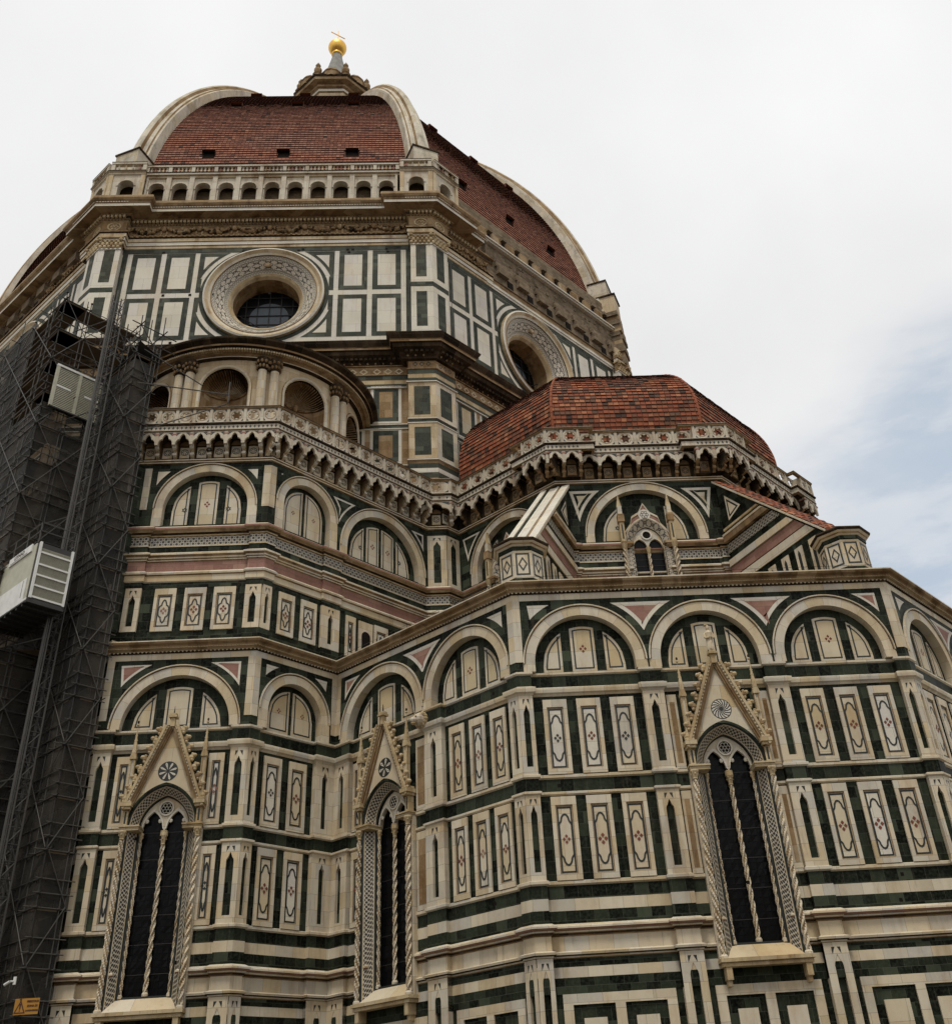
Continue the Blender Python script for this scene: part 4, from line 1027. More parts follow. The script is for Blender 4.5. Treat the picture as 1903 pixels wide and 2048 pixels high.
for k, ang in enumerate((-135, -90, -45, 0)):
    n = V(cos(R_(ang)), sin(R_(ang)), 0); u = V(-n.y, n.x, 0)
    cen = V(cxy[0], cxy[1], 0)
    pt = lambda s, q, n=n, u=u: cen+n*hprof(s)[0]+u*q+V(0, 0, hprof(s)[1])
    nr = lambda s, n=n: n*cos(hprof(s)[2])+V(0, 0, sin(hprof(s)[2]))
    ws = lambda s: hprof(s)[0]*T8
    ql = -3.0 if ang == -135 else -99
    # under-surface keeps gaps closed
    q = frange(0, Smax, 16)
    for a, c in zip(q, q[1:]): hd.face([pt(a, max(ql, -ws(a)))-nr(a)*.03, pt(a, ws(a))-nr(a)*.03, pt(c, ws(c))-nr(c)*.03, pt(c, max(ql, -ws(c)))-nr(c)*.03], 'half dome tile', t=.2)
    tile_sector(hd, pt, nr, Smax, ws, .29, .31, 0, Smax, 'half dome tile', lift=.065, wob=.014, skip=lambda s_, q, ql=ql: q < ql)
    # flat cap
    hd.face([pt(Smax, -ws(Smax)), pt(Smax, ws(Smax)), cen+V(0, 0, 41.3)], 'half dome tile', t=.4)
for ang in (-112.5, -67.5, -22.5):      # hip tiles
    q = frange(0, Smax, 26); d = V(cos(R_(ang)), sin(R_(ang)), 0)
    for a, c in zip(q, q[1:]):
        r0, z0, _ = hprof(a); r1, z1, _ = hprof(c); bar(hd, V(cxy[0], cxy[1], z0+.02)+d*(r0/cos(pi/8)), V(cxy[0], cxy[1], z1)+d*(r1/cos(pi/8)), .085+.012*random.random(), 'half dome tile', 6)
# ------------------------------------------------------------------ buttresses with turrets
def buttress(top, tcx_, tiles, name='buttress'):
    w = B(name, CATH)
    tv, cv_ = V(top[0], top[1], 0), V(tcx_[0], tcx_[1], 0)
    d = (cv_-tv).normalized(); L = (cv_-tv).length; sdv = V(-d.y, d.x, 0)   # sdv: to the right looking outward... left/right side
    hw = .62
    zt0, zt1 = 30.25, 23.75
    for sg in (-1, 1):
        nn = sdv*sg
        # side wall as a face frame: u along outward direction
        o = tv+nn*hw
        F = Face((o.x, o.y), (nn.x, nn.y))
        flip = F.u.dot(d)      # +1 if u runs outward
        def X(t): return t*flip
        def ztop(t): return zt0+(zt1-zt0)*t/L
        def strip(z0, z1, m_, dd):
            # horizontal course clipped by the sloping top
            tm = lambda z: min(L, max(0, (zt0-z)/(zt0-zt1)*L))
            t0, t1 = tm(z0-.0)-.2, tm(z1)-.2
            if t0 <= .1: return
            pts = [(X(0), z0), (X(max(t0, .05)), z0), (X(max(t1, .05)), z1), (X(0), z1)]
            F.prism(w, pts if flip > 0 else pts[::-1], -.1, dd, m_)
        strip(20.9, 29.0, 'green marble', 0)
        pts = [(X(0), 20.9), (X(L), 20.9), (X(L), zt1), (X(0), zt0)]
        F.prism(w, pts if flip > 0 else pts[::-1], -.3, 0, 'green marble')
        strip(24.2, 24.66, 'panel marble', .05); strip(24.72, 25.22, 'pink marble', .05); strip(25.26, 25.62, 'white marble', .13); strip(26.02, 26.54, 'star inlay', .03); strip(26.62, 26.95, 'brown carved stone', .2); strip(26.95, 27.06, 'white marble', .22); strip(27.3, 27.42, 'gold stone', .08)
        # upright white lancets clipped by the slope
        for i in range(4):
            t0 = 2.6+i*1.0; t1 = t0+.52
            if t1 > L-.3: break
            za, zb_ = min(ztop(t0)-.5, 23.9), min(ztop(t1)-.5, 23.9)
            pts = [(X(t0), 21.2), (X(t1), 21.2), (X(t1), zb_), (X(t0), za)]
            F.prism(w, pts if flip > 0 else pts[::-1], 0, .05, 'white marble')
            if min(za, zb_) > 22.4: F.prism(w, [(X(t0+.17), 21.5), (X(t0+.35), 21.5), (X(t0+.35), min(za, zb_)-.35), (X(t0+.26), min(za, zb_)-.15), (X(t0+.17), min(za, zb_)-.35)], .05, .054, 'dark inlay', sides=False)
        # triangle ornament at the head
        for (e, m_, dd) in ((0, 'white marble', .02), (.10, 'green marble', .024), (.19, 'panel marble', .028)):
            tr_ = [(X(.5), 27.7), (X(1.6), 28.05), (X(.5), 29.2)]; tr2 = inset(tr_, e) if e else tr_
            F.prism(w, tr2, 0, dd, m_, sides=False)
    # sloping top
    def tp(t, s_, h): return tv+d*t+sdv*s_+V(0, 0, zt0+(zt1-zt0)*t/L+h)
    def slab(s0, s1, h0, h1, m_, t0=-.1, t1=None):
        t1 = t1 or L
        P = [tp(t0, s0, h1), tp(t0, s1, h1), tp(t1, s1, h1), tp(t1, s0, h1)]; w.face(P, m_)
        for a, c in ((s0, s0), (s1, s1)): w.face([tp(t0, a, h0), tp(t1, a, h0), tp(t1, a, h1), tp(t0, a, h1)], m_)
        w.face([tp(t1, s0, h0), tp(t1, s1, h0), tp(t1, s1, h1), tp(t1, s0, h1)], m_); w.face([tp(t0, s0, h0), tp(t0, s1, h0), tp(t1, s1, h0), tp(t1, s0, h0)], m_)
    slab(-.78, .78, -.05, .06, 'white marble')
    if tiles:
        rt_ = B('roof_tiles', w)
        th = V(0, 0, 1)
        for i in range(16):
            for k in range(4):
                t0 = L*i/16; s0 = -.72+k*.38
                rad = .16; h = .1; tn = min(1, max(0, random.gauss(.5, .25)))
                ss = [s0+.01+.34*j/5 for j in range(6)]
                for a, c in zip(ss, ss[1:]):
                    fa = lambda x: h+.10*sin(pi*(x-s0)/.36)
                    rt_.face([tp(t0, a, fa(a)-.03), tp(t0, c, fa(c)-.03), tp(t0+L/16+.06, c, fa(c)+.05), tp(t0+L/16+.06, a, fa(a)+.05)], 'half dome tile', t=tn)
                rt_.face([tp(t0+L/16+.06, x, (h+.10*sin(pi*(x-s0)/.36)+.05)) for x in ss]+[tp(t0+L/16+.06, ss[-1], .06), tp(t0+L/16+.06, ss[0], .06)], 'half dome tile', t=max(0, tn-.3))
    else:
        slab(-.78, -.50, .05, .14, 'clean marble'); slab(-.46, -.30, .05, .11, 'green marble'); slab(-.28, .08, .05, .13, 'clean marble'); slab(.10, .22, .05, .17, 'clean marble'); slab(.24, .34, .05, .10, 'rust marble'); slab(.36, .78, .05, .14, 'clean marble')
    # turret
    tu = B('turret', w)
    def ring(r, z): return [V(cv_.x+r*cos(R_(22.5+45*i)), cv_.y+r*sin(R_(22.5+45*i)), z) for i in range(8)]
    prof = [(1.10, 20.9, 'white marble'), (1.10, 21.08, 'white marble'), (1.02, 21.1, 'green marble'), (1.02, 21.62, 'white marble')]
    def pr_(r0, z0, r1, z1, m_):
        a, c = ring(r0, z0), ring(r1, z1)
        for i in range(8): j = (i+1) % 8; tu.face([a[i], a[j], c[j], c[i]], m_)
    for r0, z0, r1, z1, m_ in ((1.14, 20.85, 1.14, 21.05, 'white marble'), (1.14, 21.05, 1.02, 21.07, 'white marble'), (1.02, 21.05, 1.02, 21.6, 'green marble'), (1.02, 21.6, 1.02, 22.9, 'white marble'), (1.02, 22.9, 1.06, 22.95, 'green marble'), (1.06, 22.95, 1.06, 23.1, 'green marble'), (1.06, 23.1, 1.15, 23.15, 'white marble'), (1.15, 23.15, 1.18, 23.22, 'brown carved stone'), (1.18, 23.22, 1.28, 23.28, 'white marble'), (1.28, 23.28, 1.33, 23.36, 'black crust stone'), (1.33, 23.36, 1.33, 23.42, 'black crust stone'), (1.33, 23.42, .2, 24.0, 'black crust stone')): pr_(r0, z0, r1, z1, m_)
    ap_ = 1.02*cos(pi/8)
    for i in range(8):
        a = R_(45*i); n = (cos(a), sin(a)); F = Face((cv_.x+n[0]*ap_, cv_.y+n[1]*ap_), n)
        if n[1] > .3: continue
        F.stroke(tu, rect(-.30, .30, 21.74, 22.78), .07, .012, 'dark inlay')
        F.stroke(tu, [(0, 21.92), (.2, 22.26), (0, 22.60), (-.2, 22.26)], .055, .012, 'dark inlay')
    return w
buttress((17.6127-.1, -32.8297-.15), (14.86, -39.3), False)
buttress((26.5266+.1, -32.8297-.15), (29.28, -39.3), True)

# ================================================================== DRUM
AP = 27.5; HS = AP*T8
FA = Face((0, -AP), (0, -1)); FB = Face((AP*S, -AP*S), (S, -S)); FC = Face((-AP*S, -AP*S), (-S, -S))
dr = B('drum_wall', CATH)
def octo(b, a, z0, z1, mat, a2=None):
    a2 = a if a2 is None else a2
    for i in range(8):
        p = [V(cos(R_(22.5+45*k))/cos(pi/8), sin(R_(22.5+45*k))/cos(pi/8), 0) for k in (i, i+1)]
        b.face([p[0]*a+V(0, 0, z0), p[1]*a+V(0, 0, z0), p[1]*a2+V(0, 0, z1), p[0]*a2+V(0, 0, z1)], mat)
octo(dr, AP-1.4, 0, 45.8, 'rough masonry'); octo(dr, AP-4.5, 45.8, 60, 'rough masonry'); octo(dr, AP-.8, 54.9, 62, 'rough masonry')
WO = -.6
def drum_face(F, full=True):
    w = B('drum_wall', CATH)
    # main wall plate with round hole for the oculus
    n = 64; zc = 50.1; Ro = 4.02; hole = []; out = []
    for k in range(n):
        t = 2*pi*(k+.5)/n; m_ = max(abs(cos(t))/4.65, abs(sin(t))/4.3); out.append((cos(t)/m_, zc+sin(t)/m_)); hole.append((Ro*cos(t), zc+Ro*sin(t)))
    F.loop(w, out, hole, WO-.3, WO, 'clean marble')
    for u0, u1 in ((-11.4, -4.65), (4.65, 11.4)): F.box(w, u0, u1, 45.75, 54.5, WO-.8, WO, 'clean marble')
    F.box(w, -4.65, 4.65, 54.4, 54.5, WO-.8, WO, 'clean marble'); F.box(w, -4.65, 4.65, 45.75, 45.8, WO-.8, WO, 'clean marble')
    GM = 'drum green marble'
    for u0, u1 in ((-9.2, -7.25), (-6.9, -4.95), (4.95, 6.9), (7.25, 9.2)):
        for z0, z1 in ((46.25, 49.9), (50.35, 53.98)):
            p = B('inlaid_panel', w)
            F.loop(p, rect(u0, u1, z0, z1), rect(u0+.36, u1-.36, z0+.36, z1-.36), WO, WO+.02, GM)
            F.prism(p, rect(u0+.36, u1-.36, z0+.36, z1-.36), WO, WO+.01, 'clean marble', sides=False)
    # corner fields around the oculus
    for su in (-1, 1):
        for sz in (-1, 1):
            p = B('inlaid_panel', w)
            zlo, zhi = (50.35, 53.98) if sz > 0 else (46.25, 49.9)
            def fld(r, m1, m_, d):
                pts = []
                ue, ze = 4.62-m1, abs((zhi if sz > 0 else zlo)-zc)-m1
                a0 = math.asin(min(1, ze/r)) ; a1 = math.acos(min(1, ue/r))
                if r <= ue: return
                for i in range(13):
                    a = a1+(a0-a1)*i/12; pts.append((su*r*cos(a), zc+sz*r*sin(a)))
                pts = [(su*ue, zc+sz*ze)]+pts[::-1]
                pts = [q for q in pts]
                F.prism(p, pts, WO, d, m_, sides=False)
            fld(4.64, .0, GM, WO+.012); fld(4.85, .36, 'clean marble', WO+.018)
            # green strip beside the ring
            zi = .25
            F.box(p, *sorted((su*4.62, su*4.3)), *( (50.35, 51.6) if sz > 0 else (48.6, 49.9)), WO, WO+.014, GM)
    F.loop(w, [(4.34*cos(2*pi*k/n), zc+4.34*sin(2*pi*k/n)) for k in range(n)], [(4.0*cos(2*pi*k/n), zc+4.0*sin(2*pi*k/n)) for k in range(n)], WO, WO+.024, GM)
    # oculus: nested splayed rings
    oc = B('oculus_window', CATH)
    def ringp(r0, d0, r1, d1, m_, uvk=0):
        for k in range(n):
            a, c = 2*pi*k/n, 2*pi*(k+1)/n
            b_ = [F.p(r0*cos(a), zc+r0*sin(a), d0), F.p(r0*cos(c), zc+r0*sin(c), d0), F.p(r1*cos(c), zc+r1*sin(c), d1), F.p(r1*cos(a), zc+r1*sin(a), d1)]
            wd = abs(r0-r1)+abs(d0-d1)*.8
            oc.face(b_, m_, uv=[(a*3.2, 0), (c*3.2, 0), (c*3.2, wd), (a*3.2, wd)])
    ringp(4.05, WO+.0, 4.05, WO+.26, 'gold stone'); ringp(4.05, WO+.26, 3.92, WO+.32, 'clean marble'); ringp(3.92, WO+.32, 3.72, WO+.16, 'warm niche stone'); ringp(3.72, WO+.16, 3.56, WO+.10, 'white marble'); ringp(3.56, WO+.10, 3.50, WO+.14, 'rust marble')
    ringp(3.50, WO+.06, 3.30, WO-.08, 'oculus inlay'); ringp(3.30, WO-.08, 3.27, WO-.06, 'clean marble'); ringp(3.27, WO-.10, 2.78, WO-.52, 'oculus scroll inlay'); ringp(2.78, WO-.52, 2.75, WO-.50, 'clean marble'); ringp(2.75, WO-.54, 2.58, WO-.70, 'oculus inlay')
    ringp(2.58, WO-.70, 2.52, WO-.66, 'clean marble'); ringp(2.52, WO-.66, 2.36, WO-.78, 'gold stone'); ringp(2.36, WO-.78, 2.24, WO-1.0, 'warm niche stone'); ringp(2.24, WO-1.0, 2.22, WO-2.4, 'brown carved stone')
    zz = zc+3.02
    F.prism(oc, [(.26*cos(2*pi*k/20), zz+.24*sin(2*pi*k/20)) for k in range(20)], WO-.34, WO-.22, 'warm niche stone'); F.stroke(oc, [(.22*cos(2*pi*k/20), zz+.2*sin(2*pi*k/20)) for k in range(20)], .04, WO-.215, 'red marble')
    gp = B('glass_pane', oc)
    F.prism(gp, [(2.22*cos(2*pi*k/n), zc+2.22*sin(2*pi*k/n)) for k in range(n)], WO-2.4, WO-2.3, 'dark glass', sides=False)
    F.prism(gp, [(1.35*cos(2*pi*k/n), zc-.2+1.35*sin(2*pi*k/n)) for k in range(n)], WO-2.29, WO-2.28, 'grey glass', sides=False)
    for k in range(-2, 3):
        h = sqrt(2.2**2-(k*.8)**2)
        F.box(gp, k*.8-.025, k*.8+.025, zc-h, zc+h, WO-2.25, WO-2.2, 'iron'); F.box(gp, -h, h, zc+k*.8-.025, zc+k*.8+.025, WO-2.25, WO-2.2, 'iron')
    for sg in (-1, 1): bar(gp, F.p(sg*2.2, zc-.1, WO-1.9), F.p(sg*.5, zc-1.15, WO-2.2), .03, 'iron')
    # corner strips of green marble next to the pilasters
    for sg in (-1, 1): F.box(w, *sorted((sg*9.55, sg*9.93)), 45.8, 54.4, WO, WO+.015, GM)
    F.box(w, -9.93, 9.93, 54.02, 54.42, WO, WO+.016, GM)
    # pilasters
    for sg in (-1, 1):
        pl = B('pilaster', CATH)
        a, c = sorted((sg*9.9, sg*HS))
        F.box(pl, a, c, 45.75, 53.9, WO-.2, 0, 'clean marble')
        for z0, z1 in ((46.5, 49.55), (50.9, 53.86)):
            e0, e1 = (a+.36, c-.42) if sg > 0 else (a+.42, c-.36)
            F.box(pl, e0, e1, z0, z1, 0, .008, GM)
        F.box(pl, a, c, 50.0, 50.42, 0, .01, GM)
        F.box(pl, a-.0, c+.0, 45.75, 45.95, -.1, .07, 'gold stone')
    return w
def holes(F, pts, d, r=.09, parent=None):
    h = B('putlog_holes', parent or CATH, kind='stuff')
    for u, z in pts: F.box(h, u-r, u+r, z-r, z+r, d-.004, d, 'void')
holes(FA, [(random.uniform(-9, 9), z) for z in (54.1, 54.1, 54.1, 50.15, 50.15, 46.0) for _ in range(2)]+[(5.6, 53.85), (8.3, 53.85), (2.4, 54.2)], WO+.03)
for F, L in ((F1, L1), (F2, L2), (F4, L4)): holes(F, [(random.uniform(.8, L-.8), random.choice((16.72, 12.72, 9.04, 8.2))) for _ in range(7)], -.172, .06)
cbl = B('cable', CATH)
pts_ = [FB.p(-9.62, z, .03+.04*sin(z)) for z in frange(34, 53.6, 24)]
for a, c in zip(pts_, pts_[1:]): bar(cbl, a, c, .025, 'iron', 4)
pts_ = [FA.p(9.75+.05*sin(z*.7), z, WO+.06) for z in frange(45.8, 58, 16)]
for a, c in zip(pts_, pts_[1:]): bar(cbl, a, c, .022, 'iron', 4)
for q, L, d_ in ((F1, L1, .52), (F2, L2, .52)):
    for i in range(int(L)): bar(cbl, q.p(i+.2, 20.86, d_-.1), q.p(i+.2, 21.02, d_-.1), .012, 'iron', 3); bar(cbl, q.p(i+.2, 21.02, d_-.1), q.p(min(L, i+1.2), 21.02, d_-.1), .008, 'iron', 3)
drum_face(FA); drum_face(FB); drum_face(FC)
# capitals + entablature
def ocorner(k):  # ridge positions for offsets
    return k
path_top = outline([(FC, [(-HS, -9.0, 0), (-9.0, 9.0, WO), (9.0, HS, 0)]), (FA, [(-HS, -9.85, 0), (-9.85, 9.85, WO), (9.85, HS, 0)]), (FB, [(-HS, -9.85, 0), (-9.85, -4.6, WO)])])
path_top2 = outline([(FC, [(-HS, 9.0, WO), (9.0, HS, 0)]), (FA, [(-HS, -9.2, 0), (-9.2, 9.2, WO), (9.2, HS, 0)]), (FB, [(-HS, -8.9, 0), (-8.9, -6.4, WO)])])
ent = B('entablature', CATH)
capm = 'gold stone'
for F, sgs in ((FC, (1,)), (FA, (-1, 1)), (FB, (-1, 1))):
    for sg in sgs:
        a, c = sorted((sg*9.9, sg*HS)); cp = B('capital', CATH)
        F.box(cp, a-.02, c+.02, 53.9, 54.02, -.3, .06, 'clean marble')
        F.box(cp, a, c, 54.02, 54.85, -.3, .04, 'brown carved stone')
        F.box(cp, a-.1, c+.1, 54.85, 54.98, -.3, .26, 'gold stone')
        for i in range(5):
            for j in range(3):
                lump(cp, F.p(a+(c-a)*(i+.5*(j % 2)+.25)/5, 54.12+j*.26, .08), (.14, .1, .16), 'gold stone', 6, 4, (F.u, F.n))
        for u in (a+.05, c-.05): lump(cp, F.p(u, 54.74, .16), (.15, .14, .13), 'gold stone', 8, 5, (F.u, F.n))
        F.box(cp, a, c, 54.98, 55.36, -.3, .02, 'clean marble')
        F.box(cp, a-.05, c+.05, 55.36, 55.62, -.3, .12, 'brown carved stone')
        F.box(cp, a, c, 55.62, 56.5, -.3, .03, 'warm niche stone')
        um = (a+c)/2; k = 20
        F.loop(cp, [(um+.48*cos(2*pi*i/k), 56.05+.40*sin(2*pi*i/k)) for i in range(k)], [(um+.38*cos(2*pi*i/k), 56.05+.31*sin(2*pi*i/k)) for i in range(k)], .03, .1, 'gold stone')
        for i in range(6): lump(cp, F.p(um+.22*cos(i*pi/3), 56.05+.18*sin(i*pi/3), .05), (.1, .05, .08), 'gold stone', 6, 4, (F.u, F.n))
        lump(cp, F.p(um, 56.05, .06), (.09, .06, .09), 'gold stone', 6, 4, (F.u, F.n))
        for i in range(int((c-a)/.24)): lump(cp, F.p(a+.12+i*.24, 55.47, .13), (.07, .05, .1), 'rust marble', 5, 3, (F.u, F.n))
sweep(ent, path_top, [(.0, 54.42), (.06, 54.46), (.06, 54.66), (.12, 54.70), (.12, 54.98), (.18, 55.02), (.18, 55.30), (.12, 55.32)], ['gold stone', 'warm niche stone', 'brown carved stone', 'clean marble', 'brown carved stone', 'warm niche stone', 'gold stone'], row=.92)
sweep(ent, path_top, [(.12, 55.32), (.26, 55.40), (.26, 55.52), (.10, 55.56)], ['black crust stone', 'brown carved stone', 'white marble'], row=1.38)
sweep(ent, path_top, [(.05, 55.5), (.05, 56.55)], 'brown carved stone', row=1.84)
def beads(b, F, u0, u1, z, d, pitch, r, mat, mat2=None):
    n = int((u1-u0)/pitch)
    for i in range(n): lump(b, F.p(u0+(i+.5)*pitch, z, d), r, mat, 5, 3, (F.u, F.n))
fr_ = B('garland_frieze', CATH)
for F, u0, u1 in ((FA, -9.8, 9.8), (FB, -9.8, -5.0), (FC, 2.0, 9.8)):
    beads(fr_, F, u0, u1, 55.46, WO+.3, .36, (.10, .07, .09), 'rust marble')
    nf = max(1, int(round((u1-u0)/2.4))); pw_ = (u1-u0)/nf
    for i in range(nf):
        a = u0+i*pw_; 
        for j in range(15):
            t = (j+.5)/15; u = a+.25+(pw_-.5)*t; z = 56.28-.42*sin(pi*t)
            rr_ = .10+.05*sin(pi*t)
            for q in range(3): lump(fr_, F.p(u+random.uniform(-.05, .05), z+random.uniform(-.1, .1)-.0, WO+.16+random.uniform(0, .08)), rr_*random.uniform(.7, 1.1), random.choice(('rust marble', 'rust marble', 'brown carved stone', 'black crust stone')), 6, 4, (F.u, F.n))
        lump(fr_, F.p(a, 56.25, WO+.16), (.2, .16, .24), 'rust marble', 8, 5, (F.u, F.n))                 # head between swags
        for sg in (-1, 1): lump(fr_, F.p(a+sg*.28, 56.3, WO+.12), (.2, .08, .1), 'brown carved stone', 6, 4, (F.u, F.n)); lump(fr_, F.p(a+sg*.2, 55.85, WO+.1), (.08, .06, .25), 'rust marble', 6, 4, (F.u, F.n))
        lump(fr_, F.p(a+pw_/2, 56.22, WO+.15), (.17, .13, .2), 'rust marble', 7, 5, (F.u, F.n))
        for sg in (-1, 1): lump(fr_, F.p(a+pw_/2+sg*.3, 56.3, WO+.1), (.24, .07, .09), 'brown carved stone', 6, 4, (F.u, F.n))
CO = 1.1
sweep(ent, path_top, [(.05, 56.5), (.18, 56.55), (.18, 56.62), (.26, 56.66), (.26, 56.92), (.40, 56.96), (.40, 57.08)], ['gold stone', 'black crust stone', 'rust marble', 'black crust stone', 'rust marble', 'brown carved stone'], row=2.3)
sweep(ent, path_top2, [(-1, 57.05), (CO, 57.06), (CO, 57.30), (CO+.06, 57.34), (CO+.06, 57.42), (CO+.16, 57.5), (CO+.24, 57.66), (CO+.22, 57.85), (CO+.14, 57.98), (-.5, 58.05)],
      ['brown carved stone', 'clean marble', 'brown carved stone', 'rust marble', 'brown carved stone', 'brown carved stone', 'rust marble', 'brown carved stone', 'black crust stone'], row=2.3)
for F, u0, u1, e in ((FA, -9.6, 9.6, WO), (FA, -HS-.1, -9.85, 0), (FA, 9.85, HS+.1, 0), (FB, -HS-.1, -9.85, 0), (FB, -9.6, -6.4, WO), (FC, 9.2, HS+.1, 0)):
    dentils(ent, F, u0, u1, 56.68, 56.90, e+.26, e+.42, .27, 'gold stone')
    beads(ent, F, u0, u1, 56.59, e+.2, .22, (.07, .06, .05), 'rust marble')
    dentils(ent, F, u0-.3, u1+.3, 57.35, 57.41, e+CO+.06, e+CO+.1, .18, 'clean marble')
# ------------------------------------------------------------------ gallery (arcade) of face A
ga_ = B('gallery', CATH)
gd = .75+WO
F = FA
NB = 11; pitch_ = 1.64; U0 = -NB*pitch_/2
for i in range(NB):
    uc = U0+(i+.5)*pitch_; hw = .54
    b = B('gallery_arch', ga_)
    us = frange(uc-hw, uc+hw, 14)
    F.columns(b, us, lambda u: 59.72+sqrt(max(0, hw*hw-(u-uc)**2)), lambda u: 60.75, gd-.5, gd, 'balustrade marble')
    F.box(b, uc-pitch_/2, uc-hw, 58.05, 60.75, gd-.5, gd, 'balustrade marble'); F.box(b, uc+hw, uc+pitch_/2, 58.05, 60.75, gd-.5, gd, 'balustrade marble')
    F.loop(b, arc(uc, 59.72, hw+.12, 0, 180, 14), arc(uc, 59.72, hw, 0, 180, 14), gd-.3, gd+.05, 'balustrade marble', closed=False)
    F.box(b, uc-hw-.02, uc+hw+.02, 58.05, 58.34, gd-.5, gd+.06, 'balustrade marble')
    for sg in (-1, 1): F.box(b, *sorted((uc+sg*(hw-.02), uc+sg*(hw+.14))), 59.62, 59.72, gd-.5, gd+.06, 'balustrade marble')
    for sg in (-1, 1): F.box(b, *sorted((uc+sg*pitch_/2, uc+sg*(pitch_/2-.17))), 58.2, 60.85, gd, gd+.14, 'balustrade marble')
F.box(ga_, U0-.2, -U0+.2, 60.75, 60.95, gd-.5, gd+.10, 'warm niche stone'); F.box(ga_, U0-.2, -U0+.2, 60.95, 61.12, gd-.5, gd+.26, 'balustrade marble'); F.box(ga_, U0-.2, -U0+.2, 61.12, 61.18, gd-.5, gd+.3, 'black crust stone')
F.box(ga_, U0-.5, -U0+.5, 57.9, 58.1, -2.4, gd, 'rust marble'); F.box(ga_, U0-.5, -U0+.5, 58.0, 60.9, -2.6, -2.2, 'brown carved stone'); F.box(ga_, U0-.5, -U0+.5, 60.4, 60.9, -2.4, gd-.45, 'black crust stone')  # back wall and ceiling coloured dark to stand in for interior shade
def balustrade(F, u0, u1, n, d, parent, z0=61.18, per=5):
    b = B('balustrade', parent)
    p_ = (u1-u0)/n
    for i in range(n+1):
        u = u0+i*p_; F.box(b, u-.13, u+.13, z0, z0+.72, d-.26, d+.02, 'balustrade marble', back=True)
        if i < n:
            for k in range(per):
                c = F.p(u+.13+(p_-.26)*(k+.5)/per, 0, d-.12)
                lathe(b, c.x, c.y, [(.085, z0), (.05, z0+.08), (.095, z0+.26), (.06, z0+.46), (.085, z0+.62)], 7, random.choice(('balustrade marble', 'balustrade marble', 'warm niche stone', 'pink marble')))
    F.box(b, u0-.13, u1+.13, z0+.62, z0+.78, d-.28, d+.06, 'balustrade marble', back=True); F.box(b, u0-.13, u1+.13, z0+.78, z0+.82, d-.3, d+.08, 'black crust stone')
balustrade(FA, U0, -U0, NB, gd+.18, ga_)
# corner tabernacles
def tabernacle(F, G, name='corner_tabernacle'):
    """wraps the ridge between face F (its right end) and face G (its left end)"""
    t = B(name, CATH)
    fr = outline([(F, [(9.2, HS, .45)]), (G, [(-HS, -9.0, .45)])])
    e = .45
    for FF, u0, u1 in ((F, 9.2, HS+.45*T8), (G, -HS-.45*T8, -9.0)):
        uc = (u0+u1)/2; hw = .56
        us = frange(uc-hw, uc+hw, 14)
        FF.columns(t, us, lambda u: 59.75+sqrt(max(0, hw*hw-(u-uc)**2)), lambda u: 60.85, e-.6, e, 'balustrade marble')
        FF.box(t, u0, uc-hw, 58.05, 60.85, e-.6, e, 'balustrade marble'); FF.box(t, uc+hw, u1, 58.05, 60.85, e-.6, e, 'balustrade marble')
        FF.loop(t, arc(uc, 59.75, hw+.13, 0, 180, 14), arc(uc, 59.75, hw, 0, 180, 14), e-.3, e+.05, 'balustrade marble', closed=False)
        FF.box(t, uc-hw, uc+hw, 58.05, 58.3, e-.6, e+.05, 'balustrade marble')
        for a, c in ((u0, u0+.3), (u1-.32, u1-.02)): FF.box(t, a, c, 58.1, 60.85, e, e+.08, 'warm niche stone')
    # returns
    for FF, u in ((F, 9.2), (G, -9.0)): t.face([FF.p(u, 58.05, e), FF.p(u, 58.05, -2), FF.p(u, 61.2, -2), FF.p(u, 61.2, e)], 'balustrade marble')
    sweep(t, fr, [(0, 60.83), (.1, 60.9), (.1, 61.05), (.22, 61.1), (.22, 61.22), (-1.5, 61.3)], ['balustrade marble', 'warm niche stone', 'balustrade marble', 'black crust stone', 'balustrade marble'])
    for FF, u0, u1 in ((F, 9.35, HS), (G, -HS, -9.15)): balustrade(FF, u0, u1, 1, e+.15, t, 61.25, 4)
    # block carrying the rib
    k = (F.n+G.n).normalized(); s_ = V(-k.y, k.x, 0); rc_ = 28.6
    boxw(t, k*(rc_-.5), k, s_, .95, 1.0, 61.2, 64.6, 'rib stone'); boxw(t, k*(rc_-.5), k, s_, 1.03, 1.08, 64.6, 64.75, 'black crust stone')
    t.face([F.p(9.3, 58.3, -1.9), F.p(HS, 58.3, -1.9), F.p(HS, 60.9, -1.9), F.p(9.3, 60.9, -1.9)], 'rust marble')
    return t
tabernacle(FA, FB); tabernacle(FC, FA)
balustrade(FB, -HS+.2, -9.2, 2, 0.5, ga_, 61.25, 4)
